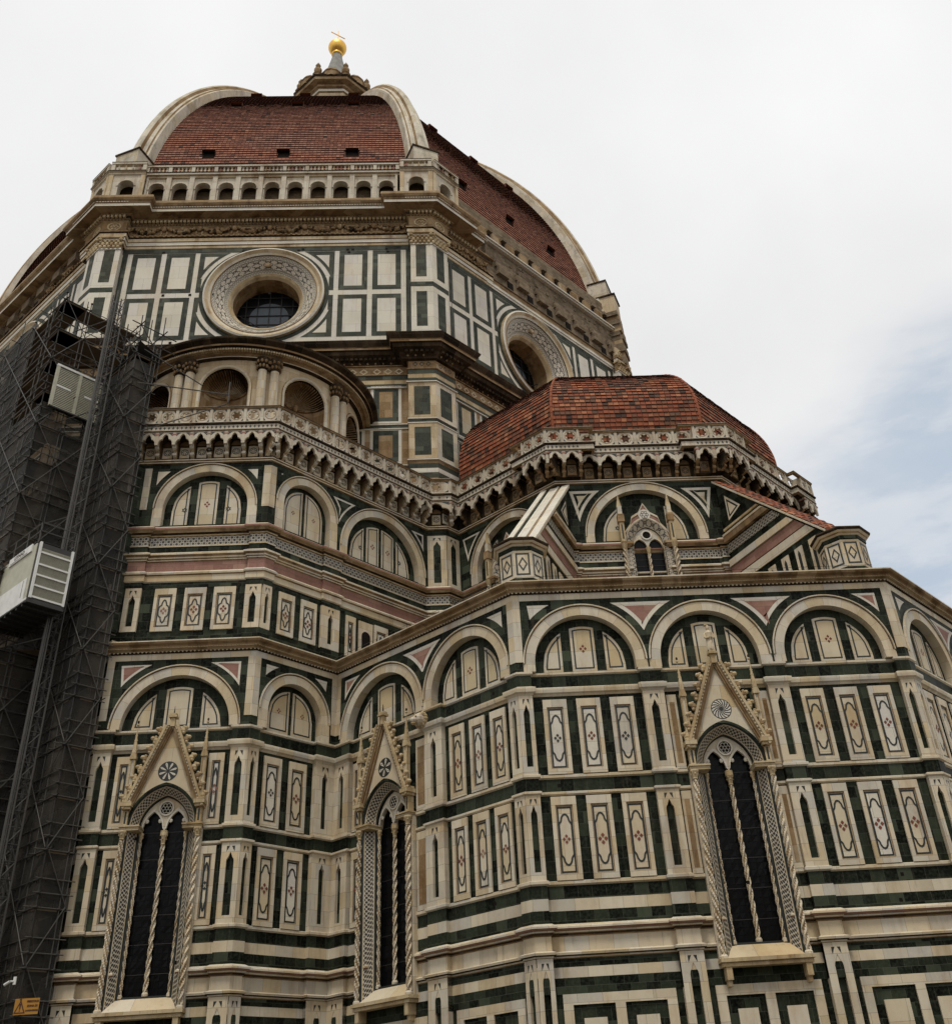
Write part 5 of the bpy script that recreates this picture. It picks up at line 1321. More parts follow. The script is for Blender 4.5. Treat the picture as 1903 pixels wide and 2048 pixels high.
# ------------------------------------------------------------------ unfinished gallery zone of face B (and C)
def rough_zone(F, u0, u1):
    rz = B('unfinished_gallery', CATH)
    F.box(rz, u0, u1, 54.42, 54.95, WO-.4, WO+.05, 'clean marble'); F.box(rz, u0, u1, 54.95, 55.4, WO-.4, WO+.02, 'rust marble'); F.box(rz, u0, u1, 54.62, 54.72, WO, WO+.12, 'clean marble')
    F.box(rz, u0, u1, 55.4, 58.7, WO-.8, WO+.12, 'rough masonry')
    n = int((u1-u0)/2.3)
    for i in range(n):
        a = u0+1.0+i*2.3
        F.box(rz, a, a+1.15, 56.0, 56.75, WO, WO+.5, 'rough masonry'); F.box(rz, a+1.25, a+1.95, 55.5, 56.2, WO+.12, WO+.126, 'void')
        F.box(rz, a-.1, a+1.25, 56.75, 57.3, WO, WO+.32, 'rough masonry')
        for k in range(5): lump(rz, F.p(a+random.uniform(0, 2), random.uniform(56.9, 58.5), WO+.14), (random.uniform(.1, .3), .08, random.uniform(.08, .2)), 'rough masonry', 6, 4, (F.u, F.n))
    F.box(rz, u0-.5, u1, 58.72, 58.86, WO-.6, WO+.42, 'clean marble'); F.box(rz, u0-.5, u1, 58.86, 58.98, WO-.6, WO+.55, 'clean marble'); F.box(rz, u0-.5, u1, 58.98, 59.03, WO-.6, WO+.5, 'black crust stone')
    F.box(rz, u0-.5, u1, 59.0, 60.75, WO-2, WO-.15, 'rust marble')
    n = 10
    for i in range(n):
        u = u0+(i+.5)*(u1-u0)/n
        F.box(rz, u-.2, u+.2, 59.9, 60.4, WO-.15, WO-.144, 'void'); F.box(rz, u-.25, u+.25, 60.45, 60.75, WO-.15, WO+.1, 'rough masonry')
    return rz
rough_zone(FB, -5.2, 10.9); rough_zone(FC, -10.9, 8.9)
rp = B('unfinished_pier', CATH)
kd = (FB.n+V(1, 0, 0)).normalized(); sd_ = V(-kd.y, kd.x, 0)
cpos = kd*(AP/cos(pi/8)-.5)
for i in range(14): boxw(rp, cpos, kd, sd_, .55+random.uniform(-.12, .16), .75+random.uniform(-.1, .16), 54.5+i*.45, 54.5+(i+1)*.45, 'rough masonry' if i % 3 else 'rust marble')
boxw(rp, cpos-kd*.3, kd, sd_, .75, .85, 60.8, 62.6, 'warm niche stone'); boxw(rp, cpos-kd*.3, kd, sd_, .85, .95, 62.6, 62.75, 'black crust stone'); boxw(rp, cpos-kd*.9, kd, sd_, .8, .95, 62.75, 64.3, 'rib stone'); boxw(rp, cpos-kd*.9, kd, sd_, .88, 1.03, 64.3, 64.45, 'black crust stone')

# ------------------------------------------------------------------ lower drum: heavy black cornice, piers, panels
path_lo = outline([(FC, [(-HS, -9.4, .2), (-9.4, 9.4, WO), (9.4, HS, .2)]), (FA, [(-HS, -9.3, .2), (-9.3, 9.3, WO), (9.3, HS, .2)]), (FB, [(-HS, -9.3, .2), (-9.3, 11.3, WO)])])
lowc = B('lower_drum_cornice', CATH)
sweep(lowc, path_lo, [(-.2, 43.55), (.02, 43.6), (.05, 43.75), (.16, 43.85), (.2, 44.05), (.55, 44.2), (.62, 44.42), (.75, 44.46), (.75, 44.6), (.80, 44.64), (.95, 44.9), (1.0, 45.02), (1.0, 45.08), (-.8, 45.5)],
      ['black crust stone']*7+['rust marble', 'brown carved stone', 'black crust stone', 'black crust stone', 'black crust stone', 'black crust stone'], row=1.38)
for F, u0, u1, e in ((FA, -9.2, 9.2, WO), (FA, 9.4, HS, .2), (FB, -HS, -9.4, .2), (FB, -9.2, 11, WO)):
    dentils(lowc, F, u0, u1, 43.88, 44.05, e+.2, e+.42, .30, 'black crust stone'); beads(lowc, F, u0, u1, 43.8, e+.1, .5, (.08, .06, .1), 'rust marble')
path_p = outline([(FC, [(-HS, -9.66, 0), (-9.66, 9.66, WO), (9.66, HS, 0)]), (FA, [(-HS, -9.66, 0), (-9.66, 9.66, WO), (9.66, HS, 0)]), (FB, [(-HS, -9.66, 0), (-9.66, 11.3, WO)])])
ld = B('lower_drum_wall', CATH)
sweep(ld, path_p, [(0, 30), (0, 43.7)], 'rust marble')
for z0, z1, m_, e in ((42.95, 43.66, 'rust marble', .01), (42.55, 42.9, 'drum green marble', .012), (42.2, 42.5, 'gold stone', .014), (41.9, 42.2, 'drum green marble', .012), (38.75, 39.02, 'drum green marble', .012), (35.35, 35.75, 'drum green marble', .012), (34.75, 35.15, 'drum green marble', .012), (35.1, 35.4, 'clean marble', .014)):
    sweep(ld, path_p, [(e-.02, z0), (e, z0), (e, z1), (e-.02, z1)], m_, row=z0)
for z, e in ((43.62, .1), (42.92, .08), (41.86, .12), (39.05, .06), (38.72, .06), (36.0, .1)): sweep(ld, path_p, [(0, z-.05), (e, z-.03), (e, z+.03), (0, z+.05)], 'clean marble' if z < 42.5 else 'brown carved stone')
for F, us in ((FA, (9.66, -HS)), (FB, (-HS,))):
    for ua in us:
        ub = ua+(HS-9.66); pr2 = B('pier_panel', CATH)
        for z0, z1 in ((36.1, 38.7), (39.08, 41.82)):
            F.box(pr2, ua+.0, ub, z0, z1, 0, .02, 'warm niche stone' if F is FA else 'white marble'); F.box(pr2, ua+.36, ub-.38, z0+.25, z1-.3, .02, .03, 'drum green marble')
        for k in range(3): F.stroke(pr2, [(ua+.45+k*.42+.17*cos(q), 43.3+.2*sin(q)) for q in (0, pi/2, pi, 3*pi/2)], .05, .02, 'dark inlay')
for F, lst in ((FA, (7.45, 5.2, 2.9)), (FB, (-8.85, -6.6, -4.4, -2.1))):
    for ua in lst:
        lp = B('inlaid_panel', ld)
        for z0, z1 in ((36.3, 38.6), (39.3, 41.95), (33.6, 35.9)):
            F.loop(lp, rect(ua-.18, ua+1.75, z0-.14, z1+.12), rect(ua, ua+1.56, z0, z1), WO, WO+.012, 'clean marble', rev=False); F.loop(lp, rect(ua, ua+1.56, z0, z1), rect(ua+.36, ua+1.2, z0+.3, z1-.36), WO, WO+.016, 'drum green marble', rev=False)
            F.prism(lp, rect(ua+.36, ua+1.2, z0+.3, z1-.36), WO, WO+.014, 'rust marble' if F is FA else 'panel marble', sides=False)
        for k in range(3): F.stroke(lp, [(ua+.2+k*.7+.28*cos(q), 43.2+.25*sin(q)) for q in (0, pi/2, pi, 3*pi/2)], .08, WO+.03, 'panel marble')

# ------------------------------------------------------------------ exedra: half-round drum with shell niches
XC, XY = 0.0, -27.5; XR = 6.6
ex = B('exedra', CATH)
def cyl(r, a, z): return V(XC+r*sin(R_(a)), XY-r*cos(R_(a)), z)
NA = [-80, -40, 0, 40, 80]; A_OFF = -1.5
hwA = 11.2   # half angle of a niche opening
def zarch(da): # niche head
    x = XR*R_(da); w_ = XR*R_(hwA); return 36.85+sqrt(max(0, w_*w_-x*x))
ang = frange(-100, 100, 200)
for a0, a1 in zip(ang, ang[1:]):
    def lo(a):
        for c in NA:
            if abs(a-c-A_OFF) < hwA-1e-6: return zarch(a-c-A_OFF)
        return 32.6
    am = (a0+a1)/2; inside = any(abs(am-c-A_OFF) < hwA for c in NA)
    l0, l1 = (lo(a0), lo(a1)) if inside else (32.6, 32.6)
    if inside and abs(l0-32.6) < .01: l0 = 36.85
    if inside and abs(l1-32.6) < .01: l1 = 36.85
    s0, s1 = R_(a0)*XR, R_(a1)*XR
    ex.face([cyl(XR, a0, l0), cyl(XR, a1, l1), cyl(XR, a1, 38.75), cyl(XR, a0, 38.75)], 'warm niche stone', uv=[(s0, l0), (s1, l1), (s1, 38.75), (s0, 38.75)])
    for (r0, z0, r1, z1, m_) in ((XR, 38.70, XR+.25, 38.74, 'black crust stone'), (XR+.25, 38.74, XR+.25, 38.80, 'white marble'), (XR+.25, 38.80, XR+.45, 38.92, 'brown carved stone'), (XR+.45, 38.92, XR+.45, 39.04, 'black crust stone'), (XR+.45, 39.04, XR+.85, 39.1, 'black crust stone'), (XR+.85, 39.1, XR+.85, 39.22, 'brown carved stone'), (XR+.85, 39.22, XR+1.12, 39.4, 'black crust stone'), (XR+1.12, 39.4, XR+1.15, 39.52, 'black crust stone'), (XR+1.15, 39.52, .4, 41.6, 'black crust stone')):
        ex.face([cyl(r0, a0, z0), cyl(r0, a1, z0), cyl(r1, a1, z1), cyl(r1, a0, z1)], m_, uv=[(s0, z0), (s1, z0), (s1, z1+.2), (s0, z1+.2)])
for a in frange(-98, 98, 170): 
    c = cyl(XR+.55, a, 0); k = V(sin(R_(a)), -cos(R_(a)), 0); boxw(ex, c, V(-k.y, k.x, 0), k, .055, .13, 38.93, 39.05, 'warm niche stone')
for ci in NA:
    c0 = ci+A_OFF
    nb = B('shell_niche', ex)
    k = V(sin(R_(c0)), -cos(R_(c0)), 0); s_ = V(-k.y, k.x, 0); w_ = XR*sin(R_(hwA)); cc_ = V(XC, XY, 0)+k*(XR*cos(R_(hwA)))
    nn = 18
    for i in range(nn):     # half-cylinder back
        a, c = pi*i/nn, pi*(i+1)/nn
        q = lambda t, z: cc_+s_*(w_*cos(t))-k*(w_*1.0*sin(t))+V(0, 0, z)
        nb.face([q(a, 32.6), q(c, 32.6), q(c, 37.05), q(a, 37.05)], 'rust marble')
    # scallop quarter-sphere; alternate flutes coloured dark in place of deeper shade
    nt_ = 52; nr = 8
    def sh(i, j):
        th = pi*i/nt_; ph = (pi/2)*j/nr       # th around the arch, ph from rim to back
        rad = w_*(1-.075*(i % 2)*sin(2*ph+.2))
        hub = cc_-k*(w_*.86)+V(0, 0, 37.0)
        rim = cc_+s_*(w_*cos(th))+V(0, 0, 36.85+w_*sin(th))
        t = j/nr
        p = hub.lerp(rim, t); bulge = sin(pi*t)*.42*w_
        p = p-k*bulge*.55+V(0, 0, bulge*.55*sin(th))+s_*bulge*.55*cos(th)
        p = p-V(0, 0, .10*t*(i % 2))*sin(th)-s_*(.10*t*(i % 2)*cos(th))
        return p
    for i in range(nt_):
        for j in range(nr): nb.face([sh(i, j), sh(i+1, j), sh(i+1, j+1), sh(i, j+1)], 'rust marble' if i % 2 else 'black crust stone')
    lump(nb, cc_-k*(w_*.80)+V(0, 0, 36.95), (.14, .14, .26), 'brown carved stone', 8, 5)
    for i in range(12):
        a, c = pi*i/12, pi*(i+1)/12
        bar(nb, cc_+s_*(w_*cos(a))-k*(w_*.95*sin(a))+V(0, 0, 36.98), cc_+s_*(w_*cos(c))-k*(w_*.95*sin(c))+V(0, 0, 36.98), .07, 'brown carved stone', 5)
    # moulded frame
    pts = [(-1, 32.6)]+[(cos(pi-pi*i/18), 36.85+w_*sin(pi*i/18)) for i in range(19)]+[(1, 32.6)]
    for (e0, e1, h0, h1, m_) in ((0, .05, -.02, .06, 'white marble'), (.05, .16, .06, .10, 'white marble'), (.16, .2, .10, .0, 'brown carved stone')):
        ring_ = []
        for (x, z) in pts:
            out = []
            for e, h in ((e0, h0), (e1, h1)):
                if z <= 36.85: u_, zz = x*(w_+e), z
                else: f = (w_+e)/w_; u_, zz = x*(w_+e), 36.85+(z-36.85)*f
                a = math.asin(max(-1, min(1, u_/XR))); rr2 = XR+h
                out.append(V(XC+rr2*sin(R_(c0)+a), XY-rr2*cos(R_(c0)+a), zz))
            ring_.append(out)
        for p, q in zip(ring_, ring_[1:]): nb.face([p[0], q[0], q[1], p[1]], m_)
    # dark inlay triangles beside the niche head
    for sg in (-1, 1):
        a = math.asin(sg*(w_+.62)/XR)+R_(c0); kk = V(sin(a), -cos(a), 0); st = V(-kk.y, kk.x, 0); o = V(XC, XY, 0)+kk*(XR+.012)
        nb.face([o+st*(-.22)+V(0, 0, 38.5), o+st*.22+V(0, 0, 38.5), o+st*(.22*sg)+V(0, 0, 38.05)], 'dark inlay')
for a in (-62, -58, -22, -18, 18, 22, 58, 62):
    a += A_OFF+(0.9 if a in (-58, -18, 22, 62) else -.9); cb_ = B('half_column', ex); c = cyl(XR+.14, a, 0); r = .27
    lathe(cb_, c.x, c.y, [(r*1.3, 32.6), (r*1.3, 32.85), (r, 33.0), (r*.98, 36.0), (r*.9, 37.95)], 14, 'white marble')
    lathe(cb_, c.x, c.y, [(r*.95, 37.95), (r*1.1, 38.0), (r*.95, 38.06), (r*1.15, 38.3), (r*1.5, 38.55), (r*1.5, 38.72)], 14, 'black crust stone')
    for i in range(10):
        q = 2*pi*i/10
        lump(cb_, V(c.x+r*1.15*cos(q), c.y+r*1.15*sin(q), 38.16), (.08, .08, .12), 'brown carved stone', 6, 4); lump(cb_, V(c.x+r*1.35*cos(q+.3), c.y+r*1.35*sin(q+.3), 38.46), (.09, .09, .11), 'brown carved stone', 6, 4)

# ================================================================== DOME
DRc, DR, DZ = 28.3, 41.0, 57.0
DC = DR-DRc
def dprof(s): a = s/DR; return DR*cos(a)-DC, DZ+DR*sin(a), a
S0, S1 = 2.5, DR*math.asin(35.0/DR)
vents = [(9.3, u) for u in (-5.6, .1, 5.4)]+[(29.0, u) for u in (-4.5, 0, 4.5)]+[(20.5, u) for u in (-5.0, .2, 5.0)]
for ang in (-135, -90, -45, 0, 45, 90, 135, 180):
    n = V(cos(R_(ang)), sin(R_(ang)), 0); u = V(-n.y, n.x, 0)
    pt = lambda s, q, n=n, u=u: n*(dprof(s)[0]*cos(pi/8))+u*q+V(0, 0, dprof(s)[1])
    nr = lambda s, n=n: n*cos(dprof(s)[2])+V(0, 0, sin(dprof(s)[2]))
    ws = lambda s: dprof(s)[0]*sin(pi/8)
    dp = B('dome_panel', CATH)
    q = frange(0, S1, 24)
    for a, c in zip(q, q[1:]): dp.face([pt(a, -ws(a))-nr(a)*.05, pt(a, ws(a))-nr(a)*.05, pt(c, ws(c))-nr(c)*.05, pt(c, -ws(c))-nr(c)*.05], 'dome tile', t=.1)
    if ang in (-135, -90, -45):
        vv = vents if ang != -135 else []
        sk = lambda s, q, vv=vv: any(abs(s+.25-a) < .45 and abs(q-b_) < .5 for a, b_ in vv)
        tile_sector(dp, pt, nr, S1, ws, .36, .30, S0, S1-6 if ang == -90 else S1-2, 'dome tile', lift=.075, margin=.62, skip=sk, wob=.006, sig=.2)
        for (sv, uv_) in vv:
            vo = B('vent', dp)
            A, C, D_, E_ = pt(sv-.45, uv_-.5), pt(sv-.45, uv_+.5), pt(sv+.42, uv_+.5), pt(sv+.42, uv_-.5); k = nr(sv)
            vo.face([A, C, D_, E_], 'void')
            for p, q_ in ((E_, D_),): vo.face([p, q_, q_+k*.35-(D_-C)*.35, p+k*.35-(D_-C)*.35], 'dome tile', t=.4)
            for p, q_ in ((A, E_), (C, D_)): vo.face([p, q_, q_+k*.35-(D_-C)*.35], 'dome tile', t=.15)
for ang in (-157.5, -112.5, -67.5, -22.5, 22.5, 67.5, 112.5, 157.5):
    rb = B('dome_rib', CATH)
    d = V(cos(R_(ang)), sin(R_(ang)), 0); s_ = V(-d.y, d.x, 0)
    cs = [(-1, -.3), (-1, .42), (-.86, .5), (-.80, .62), (-.42, .70), (-.36, .95), (-.2, 1.08), (.2, 1.08), (.36, .95), (.42, .70), (.80, .62), (.86, .5), (1, .42), (1, -.3)]
    q = frange(4.0, S1, 44)
    def rp_(s, c):
        r, z, a = dprof(s); hw = .98-.30*s/S1
        k = .55 if ang == -157.5 else 1; return d*(r+c[1]*k*cos(a))+s_*(c[0]*hw)+V(0, 0, z+c[1]*k*sin(a))
    for i, (a, c) in enumerate(zip(q, q[1:])):
        for e, f in zip(cs, cs[1:]):
            rb.face([rp_(a, e), rp_(a, f), rp_(c, f), rp_(c, e)], 'rib stone' if abs(e[0]-f[0]) > .12 or abs(e[0]) == 1 else 'rust marble', uv=[(a, e[0]*1.2+e[1]), (a, f[0]*1.2+f[1]), (c, f[0]*1.2+f[1]), (c, e[0]*1.2+e[1])])
# ------------------------------------------------------------------ lantern
la = B('lantern', CATH); LX = .45
def lring(r0, z0, r1, z1, m_, b=la):
    for i in range(8):
        a, c = R_(22.5+45*i), R_(67.5+45*i)
        b.face([V(LX+r0*cos(a), r0*sin(a), z0), V(LX+r0*cos(c), r0*sin(c), z0), V(LX+r1*cos(c), r1*sin(c), z1), V(LX+r1*cos(a), r1*sin(a), z1)], m_)
lring(5.0, 90, 5.0, 92, 'rib stone'); lring(3.1, 92, 3.1, 101.6, 'warm niche stone')
for i in range(8):
    a = R_(45*i); F = Face((LX+3.1*cos(pi/8)*cos(a), 3.1*cos(pi/8)*sin(a)), (cos(a), sin(a)))
    F.prism(la, [(-.55, 93), (.55, 93)]+arc(0, 99.8, .55, 0, 180, 10), 0, .02, 'void', sides=False)
    F.loop(la, [(-.8, 93), (.8, 93), (.8, 100.7), (-.8, 100.7)], [(-.62, 93), (.62, 93), (.62, 100.5), (-.62, 100.5)], 0, .12, 'clean marble')
    for sg in (-1, 1): F.box(la, sg*.98-.14, sg*.98+.14, 92, 101.2, 0, .2, 'clean marble'); lump(la, F.p(sg*.98, 101.3, .15), (.22, .2, .25), 'gold stone', 7, 5, (F.u, F.n))
for r0, z0, r1, z1, m_ in ((3.1, 101.60, 3.5, 101.70, 'clean marble'), (3.5, 101.70, 3.5, 102.20, 'warm niche stone'), (3.5, 102.20, 3.7, 102.30, 'brown carved stone'), (3.7, 102.30, 3.7, 102.70, 'clean marble'), (3.7, 102.70, 4.0, 102.80, 'brown carved stone'), (4.0, 102.80, 4.0, 103.15, 'rust marble'), (4.0, 103.15, 4.7, 103.30, 'brown carved stone'), (4.7, 103.30, 4.75, 103.65, 'rust marble'), (4.75, 103.65, 4.95, 103.90, 'black crust stone'), (4.95, 103.90, 2.0, 104.30, 'rust marble')): lring(r0, z0, r1, z1, m_)
for i in range(8):
    a = R_(22.5+45*i); x, y = LX+4.15*cos(a), 4.15*sin(a); fi = B('finial', la)
    lathe(fi, x, y, [(.5, 103.8), (.5, 104.5), (.62, 104.6), (.3, 104.8), (.46, 105.3), (.46, 105.6), (.18, 105.95), (.32, 106.3), (.05, 106.9)], 9, 'rust marble')
    a = R_(45*i); x, y = LX+3.5*cos(a), 3.5*sin(a); lathe(fi, x, y, [(1.15, 103.8), (1.15, 104.6), (1.25, 104.7), (1.0, 105.2), (.6, 105.7), (0, 105.9)], 12, 'brown carved stone')
co = B('cone', la)
for i in range(24):
    a, c = 2*pi*i/24, 2*pi*(i+1)/24
    prof = [(1.9, 103.8), (1.8, 106.6), (1.68, 107.8), (1.5, 108.3), (1.15, 110.3), (.72, 112.4), (.52, 113.6)]
    for (r0, z0), (r1, z1) in zip(prof, prof[1:]):
        k0 = 1+.06*(i % 3 == 0); k1 = 1+.06*((i+1) % 3 == 0)
        co.face([V(LX+r0*k0*cos(a), r0*k0*sin(a), z0), V(LX+r0*k1*cos(c), r0*k1*sin(c), z0), V(LX+r1*k1*cos(c), r1*k1*sin(c), z1), V(LX+r1*k0*cos(a), r1*k0*sin(a), z1)], 'lead sheet')
ba = B('ball', la); lump(ba, V(LX, 0, 115.1), 1.12, 'gilded copper', 32, 20)
ba.smooth = True
lathe(ba, LX, 0, [(.55, 113.55), (.68, 113.65), (.68, 113.85), (.55, 113.95)], 20, 'gilded copper')
cr = B('cross', la)
bar(cr, V(LX, 0, 116.1), V(LX, 0, 118.6), .06, 'gilded copper'); bar(cr, V(LX-.8, -.5, 117.7), V(LX+.8, .5, 117.7), .065, 'gilded copper')

# ================================================================== SCAFFOLDING
AV, BV = V(S, S, 0), V(-S, S, 0)
def netting(b, o, d, L, z0, z1, nu, nz_, out, amp=.06):
    """a sheet of debris netting, slightly billowing, laced to the lifts"""
    def p(i, j):
        t = i/nu; z = z0+(z1-z0)*j/nz_
        k = amp*(random.uniform(-.3, .6)+sin(pi*((z-z0) % 2.0)/2.0)*.9)
        return o+d*(L*t)+out*k+V(0, 0, z)
    g_ = [[p(i, j) for j in range(nz_+1)] for i in range(nu+1)]
    for i in range(nu):
        for j in range(nz_): b.face([g_[i][j], g_[i+1][j], g_[i+1][j+1], g_[i][j+1]], 'debris netting')
def couplers(b, pts):
    for p in pts: lump(b, p, (.075, .075, .065), 'dark steel', 5, 3)
def scaffold(name, label, o, La, Lb, z1, zn, na, nb_, lift=2.0, group=None, inner=1.0, faces=('a', 'b'), nets=True):
    t = thing(name, label, 'scaffold', group=group)
    ld_ = B('transoms', t, kind='stuff'); cp_ = B('couplers', t, kind='stuff'); cnt = [0, 0]
    more = {}
    def each(nm, i):
        cnt[i] += 1
        if cnt[i] <= 95: return B(nm, t)
        if nm not in more: more[nm] = B(nm, t, kind='stuff')
        return more[nm]
    lifts = frange(0, z1, int(z1/lift))
    def run(d, L, n, out, nn):
        for i in range(n+1):
            for k in (0, inner):
                p = o+d*(L*i/n)-out*k; ext = random.uniform(.2, 1.6)
                bar(B('standard', t), V(p.x, p.y, 0), V(p.x, p.y, z1+ext), .028, 'steel tube', 6)
        for z in lifts[1:]:
            for k in (0, inner):
                for h in ((0, .5, 1.0) if k == 0 else (0,)):
                    if z+h > z1+.3: continue
                    a = o-out*k+out*.04+V(0, 0, z+h); bar(each('ledger', 0), a-d*.25, a+d*(L+.25), .024, 'steel tube', 5)
            for i in range(n+1):
                p = o+d*(L*i/n)+V(0, 0, z); bar(ld_, p+out*random.choice((.15, .15, .5)), p-out*(inner+.2), .024, 'steel tube', 5); couplers(cp_, [p+out*.03, p+out*.03+V(0, 0, .5), p-out*inner])
            a = o-out*(inner/2)+d*(L/2)
            boxw(B('platform', t), a, d, out, L/2, inner/2-.06, z-.09, z-.03, 'plank')
        for j in range(len(lifts)-1):
            for i in range(n):
                a, c = (i, i+1) if (i+j) % 2 == 0 else (i+1, i)
                bar(each('brace', 1), o+d*(L*a/n)+out*.07+V(0, 0, lifts[j]+.1), o+d*(L*c/n)+out*.07+V(0, 0, lifts[j+1]+.1), .022, 'steel tube', 5)
        if nets and zn > 0:
            nt_ = B('netting', t); netting(nt_, o-out*.05, d, L, 0, zn, max(4, int(L*2)), int(zn), out)
    run(AV, La, na, V(S, -S, 0), True)
    run(BV, Lb, nb_, V(-S, -S, 0), True)
    return t
TO = V(-3.85, -38.0, 0)
t_r = scaffold('scaffold_tower', 'tall narrow netted scaffold tower touching the left edge of the marble wall', TO, 1.1, 4.6, 36.2, 35.9, 1, 3, inner=.9, group='netted scaffold towers')
top_ = B('canopy', t_r)
A = TO+V(.15, -.15, 36.9); top_.face([A, TO+AV*1.5+V(0, 0, 36.5), TO+AV*1.5+BV*5+V(0, 0, 35.4), A+BV*5+V(0, 0, -1.0)], 'dark steel'); top_.face([A+V(0, 0, -.12), TO+AV*1.5+V(0, 0, 36.38), TO+AV*1.5+BV*5+V(0, 0, 35.28), A+BV*5+V(0, 0, -1.12)], 'dark steel')
fr2 = B('top_frame', t_r)
pts = [TO+AV*i*1.3+BV*j*1.5+V(0, 0, 0) for i in range(2) for j in range(3)]
for i, p in enumerate(pts): bar(fr2, p+V(0, 0, 35), p+V(0, 0, 38.2+random.uniform(0, 2.4)), .03, 'dark steel')
for z in (37.2, 38.1):
    for i in range(2): bar(fr2, TO+AV*(i*1.3)+V(0, 0, z)-BV*.4, TO+AV*(i*1.3)+BV*3.6+V(0, 0, z), .03, 'dark steel')
    for j in range(3): bar(fr2, TO+BV*(j*1.5)-AV*.5+V(0, 0, z), TO+BV*(j*1.5)+AV*2.1+V(0, 0, z), .03, 'dark steel')
for j in range(2):
    bar(fr2, TO+BV*(j*1.5)+V(0, 0, 36.4), TO+BV*(j*1.5+1.5)+V(0, 0, 38.1), .028, 'dark steel'); bar(fr2, TO+BV*(j*1.5)+V(0, 0, 38.1), TO+BV*(j*1.5)+AV*1.3+V(0, 0, 36.6), .028, 'dark steel')
for p in pts: couplers(fr2, [p+V(0, 0, 37.2), p+V(0, 0, 38.1)])
bar(fr2, TO+V(.3, 0, 34.3), V(.9, -37.3, 33.9), .035, 'steel tube'); bar(fr2, TO+V(.3, .2, 36.6), V(-.5, -37.2, 34.6), .03, 'dark steel'); bar(fr2, TO+V(.6, 0, 31.2), V(1.0, -38, 32.8), .03, 'steel tube'); bar(fr2, V(.9, -37.3, 33.4), V(.9, -37.3, 34.7), .03, 'steel tube')
KO = V(-8.28, -37.38, 0)
t_l = scaffold('scaffold_tower', 'broad dark netted scaffold at the left edge behind the hoist cabin', KO, 4.2, 8.5, 40.5, 33.8, 3, 5, inner=1.2, group='netted scaffold towers')
nn_ = B('netting', t_l); netting(nn_, KO+BV*3.2-V(-S, -S, 0)*.05, BV, 5.3, 33.8, 41.0, 8, 7, V(-S, -S, 0))
# goods hoist: lattice mast
mt = thing('hoist_mast', 'slender steel lattice mast of the goods hoist between the scaffold towers', 'hoist mast')
mb_ = B('lattice', mt); mo = V(-5.42, -37.55, 0); hw = .24
cs_ = [mo+AV*(i*hw)+BV*(j*hw) for i, j in ((-1, -1), (1, -1), (1, 1), (-1, 1))]
for c in cs_: bar(mb_, c, c+V(0, 0, 40.6), .04, 'steel tube', 6)
n = int(40.6/.62)
for i in range(n):
    z = i*.62
    for k in range(4):
        a, c = cs_[k], cs_[(k+1) % 4]; bar(mb_, a+V(0, 0, z), c+V(0, 0, z), .02, 'dark steel', 4)
        if (i+k) % 2: a, c = c, a
        bar(mb_, a+V(0, 0, z), c+V(0, 0, z+.62), .018, 'dark steel', 4)
rk = B('rack', mt)
for dx in (.32, .42): bar(rk, mo-BV*dx*.6-AV*(dx)+V(0, 0, 0), mo-BV*dx*.6-AV*dx+V(0, 0, 39.5), .032, 'steel tube', 6)
for z in frange(3, 39, 6):
    ti = B('wall_tie', mt); bar(ti, mo+V(0, 0, z), mo+BV*2.6+AV*.6+V(0, 0, z), .03, 'steel tube'); bar(ti, mo+V(0, 0, z), mo+BV*2.6-AV*1.0+V(0, 0, z), .03, 'steel tube')
# hoist cabin
cb = thing('hoist_cabin', 'pale hoist cabin with grey mesh gate hanging on the lattice mast', 'hoist cabin')
Q = V(-6.0, -39.5, 0); CWd, CLn, CZ0, CZ1 = 1.6, 3.6, 21.9, 24.55
Fr_ = Face((Q.x, Q.y), (S, -S)); Fl_ = Face(((Q+BV*CLn).x, (Q+BV*CLn).y), (-S, -S))
bd = B('body', cb)
Fl_.box(bd, 0, CLn-.12, CZ0, CZ1, -1.5, 0, 'cabin panel', back=True); Fl_.box(bd, CLn-.12, CLn, CZ0, CZ1, -1.55, -.02, 'dark steel')
Fl_.box(bd, 0, CLn-.35, CZ0, CZ0+1.05, 0, .03, 'cabin white')
Fl_.box(bd, 0, CLn, CZ0-.1, CZ0, -1.6, .04, 'cabin white')
for i in range(7): Fl_.box(bd, .2+i*.5, .28+i*.5, CZ0-.28, CZ0-.1, -1.6, 0, 'dark steel')
bp_ = B('base_plate', cb); Fl_.box(bp_, -.1, CLn+.05, CZ0-.16, CZ0-.10, -1.6, .03, 'dark steel')
gt = B('mesh_gate', cb)
Fr_.box(gt, .08, CWd-.06, CZ0+.05, CZ1-.25, -.05, .03, 'grille')
for i in range(46): Fr_.box(gt, .1, CWd-.08, CZ0+.1+i*.05, CZ0+.112+i*.05, .03, .04, 'cabin panel')
for u in (.04, CWd-.10): Fr_.box(gt, u, u+.10, CZ0+.0, CZ1-.0, -.02, .10, 'cabin white')
for z in (0.02, .55, 1.05, 1.55, 2.12): Fr_.box(gt, .1, CWd-.08, CZ0+z+.02, CZ0+z+.10, .0, .08, 'cabin white')
Fr_.box(gt, -.02, CWd+.02, CZ0-.2, CZ0, -.1, .06, 'dark steel')
rl = B('roof_rail', cb)
for h in (.55, .95):
    bar(rl, Fl_.p(0, CZ1+h, 0), Fl_.p(CLn, CZ1+h, 0), .025, 'steel tube'); bar(rl, Fr_.p(0, CZ1+h, 0), Fr_.p(CWd, CZ1+h, 0), .025, 'steel tube')
for u in (0, 1.2, 2.4, 3.55): bar(rl, Fl_.p(u, CZ1, 0), Fl_.p(u, CZ1+.97, 0), .025, 'steel tube')
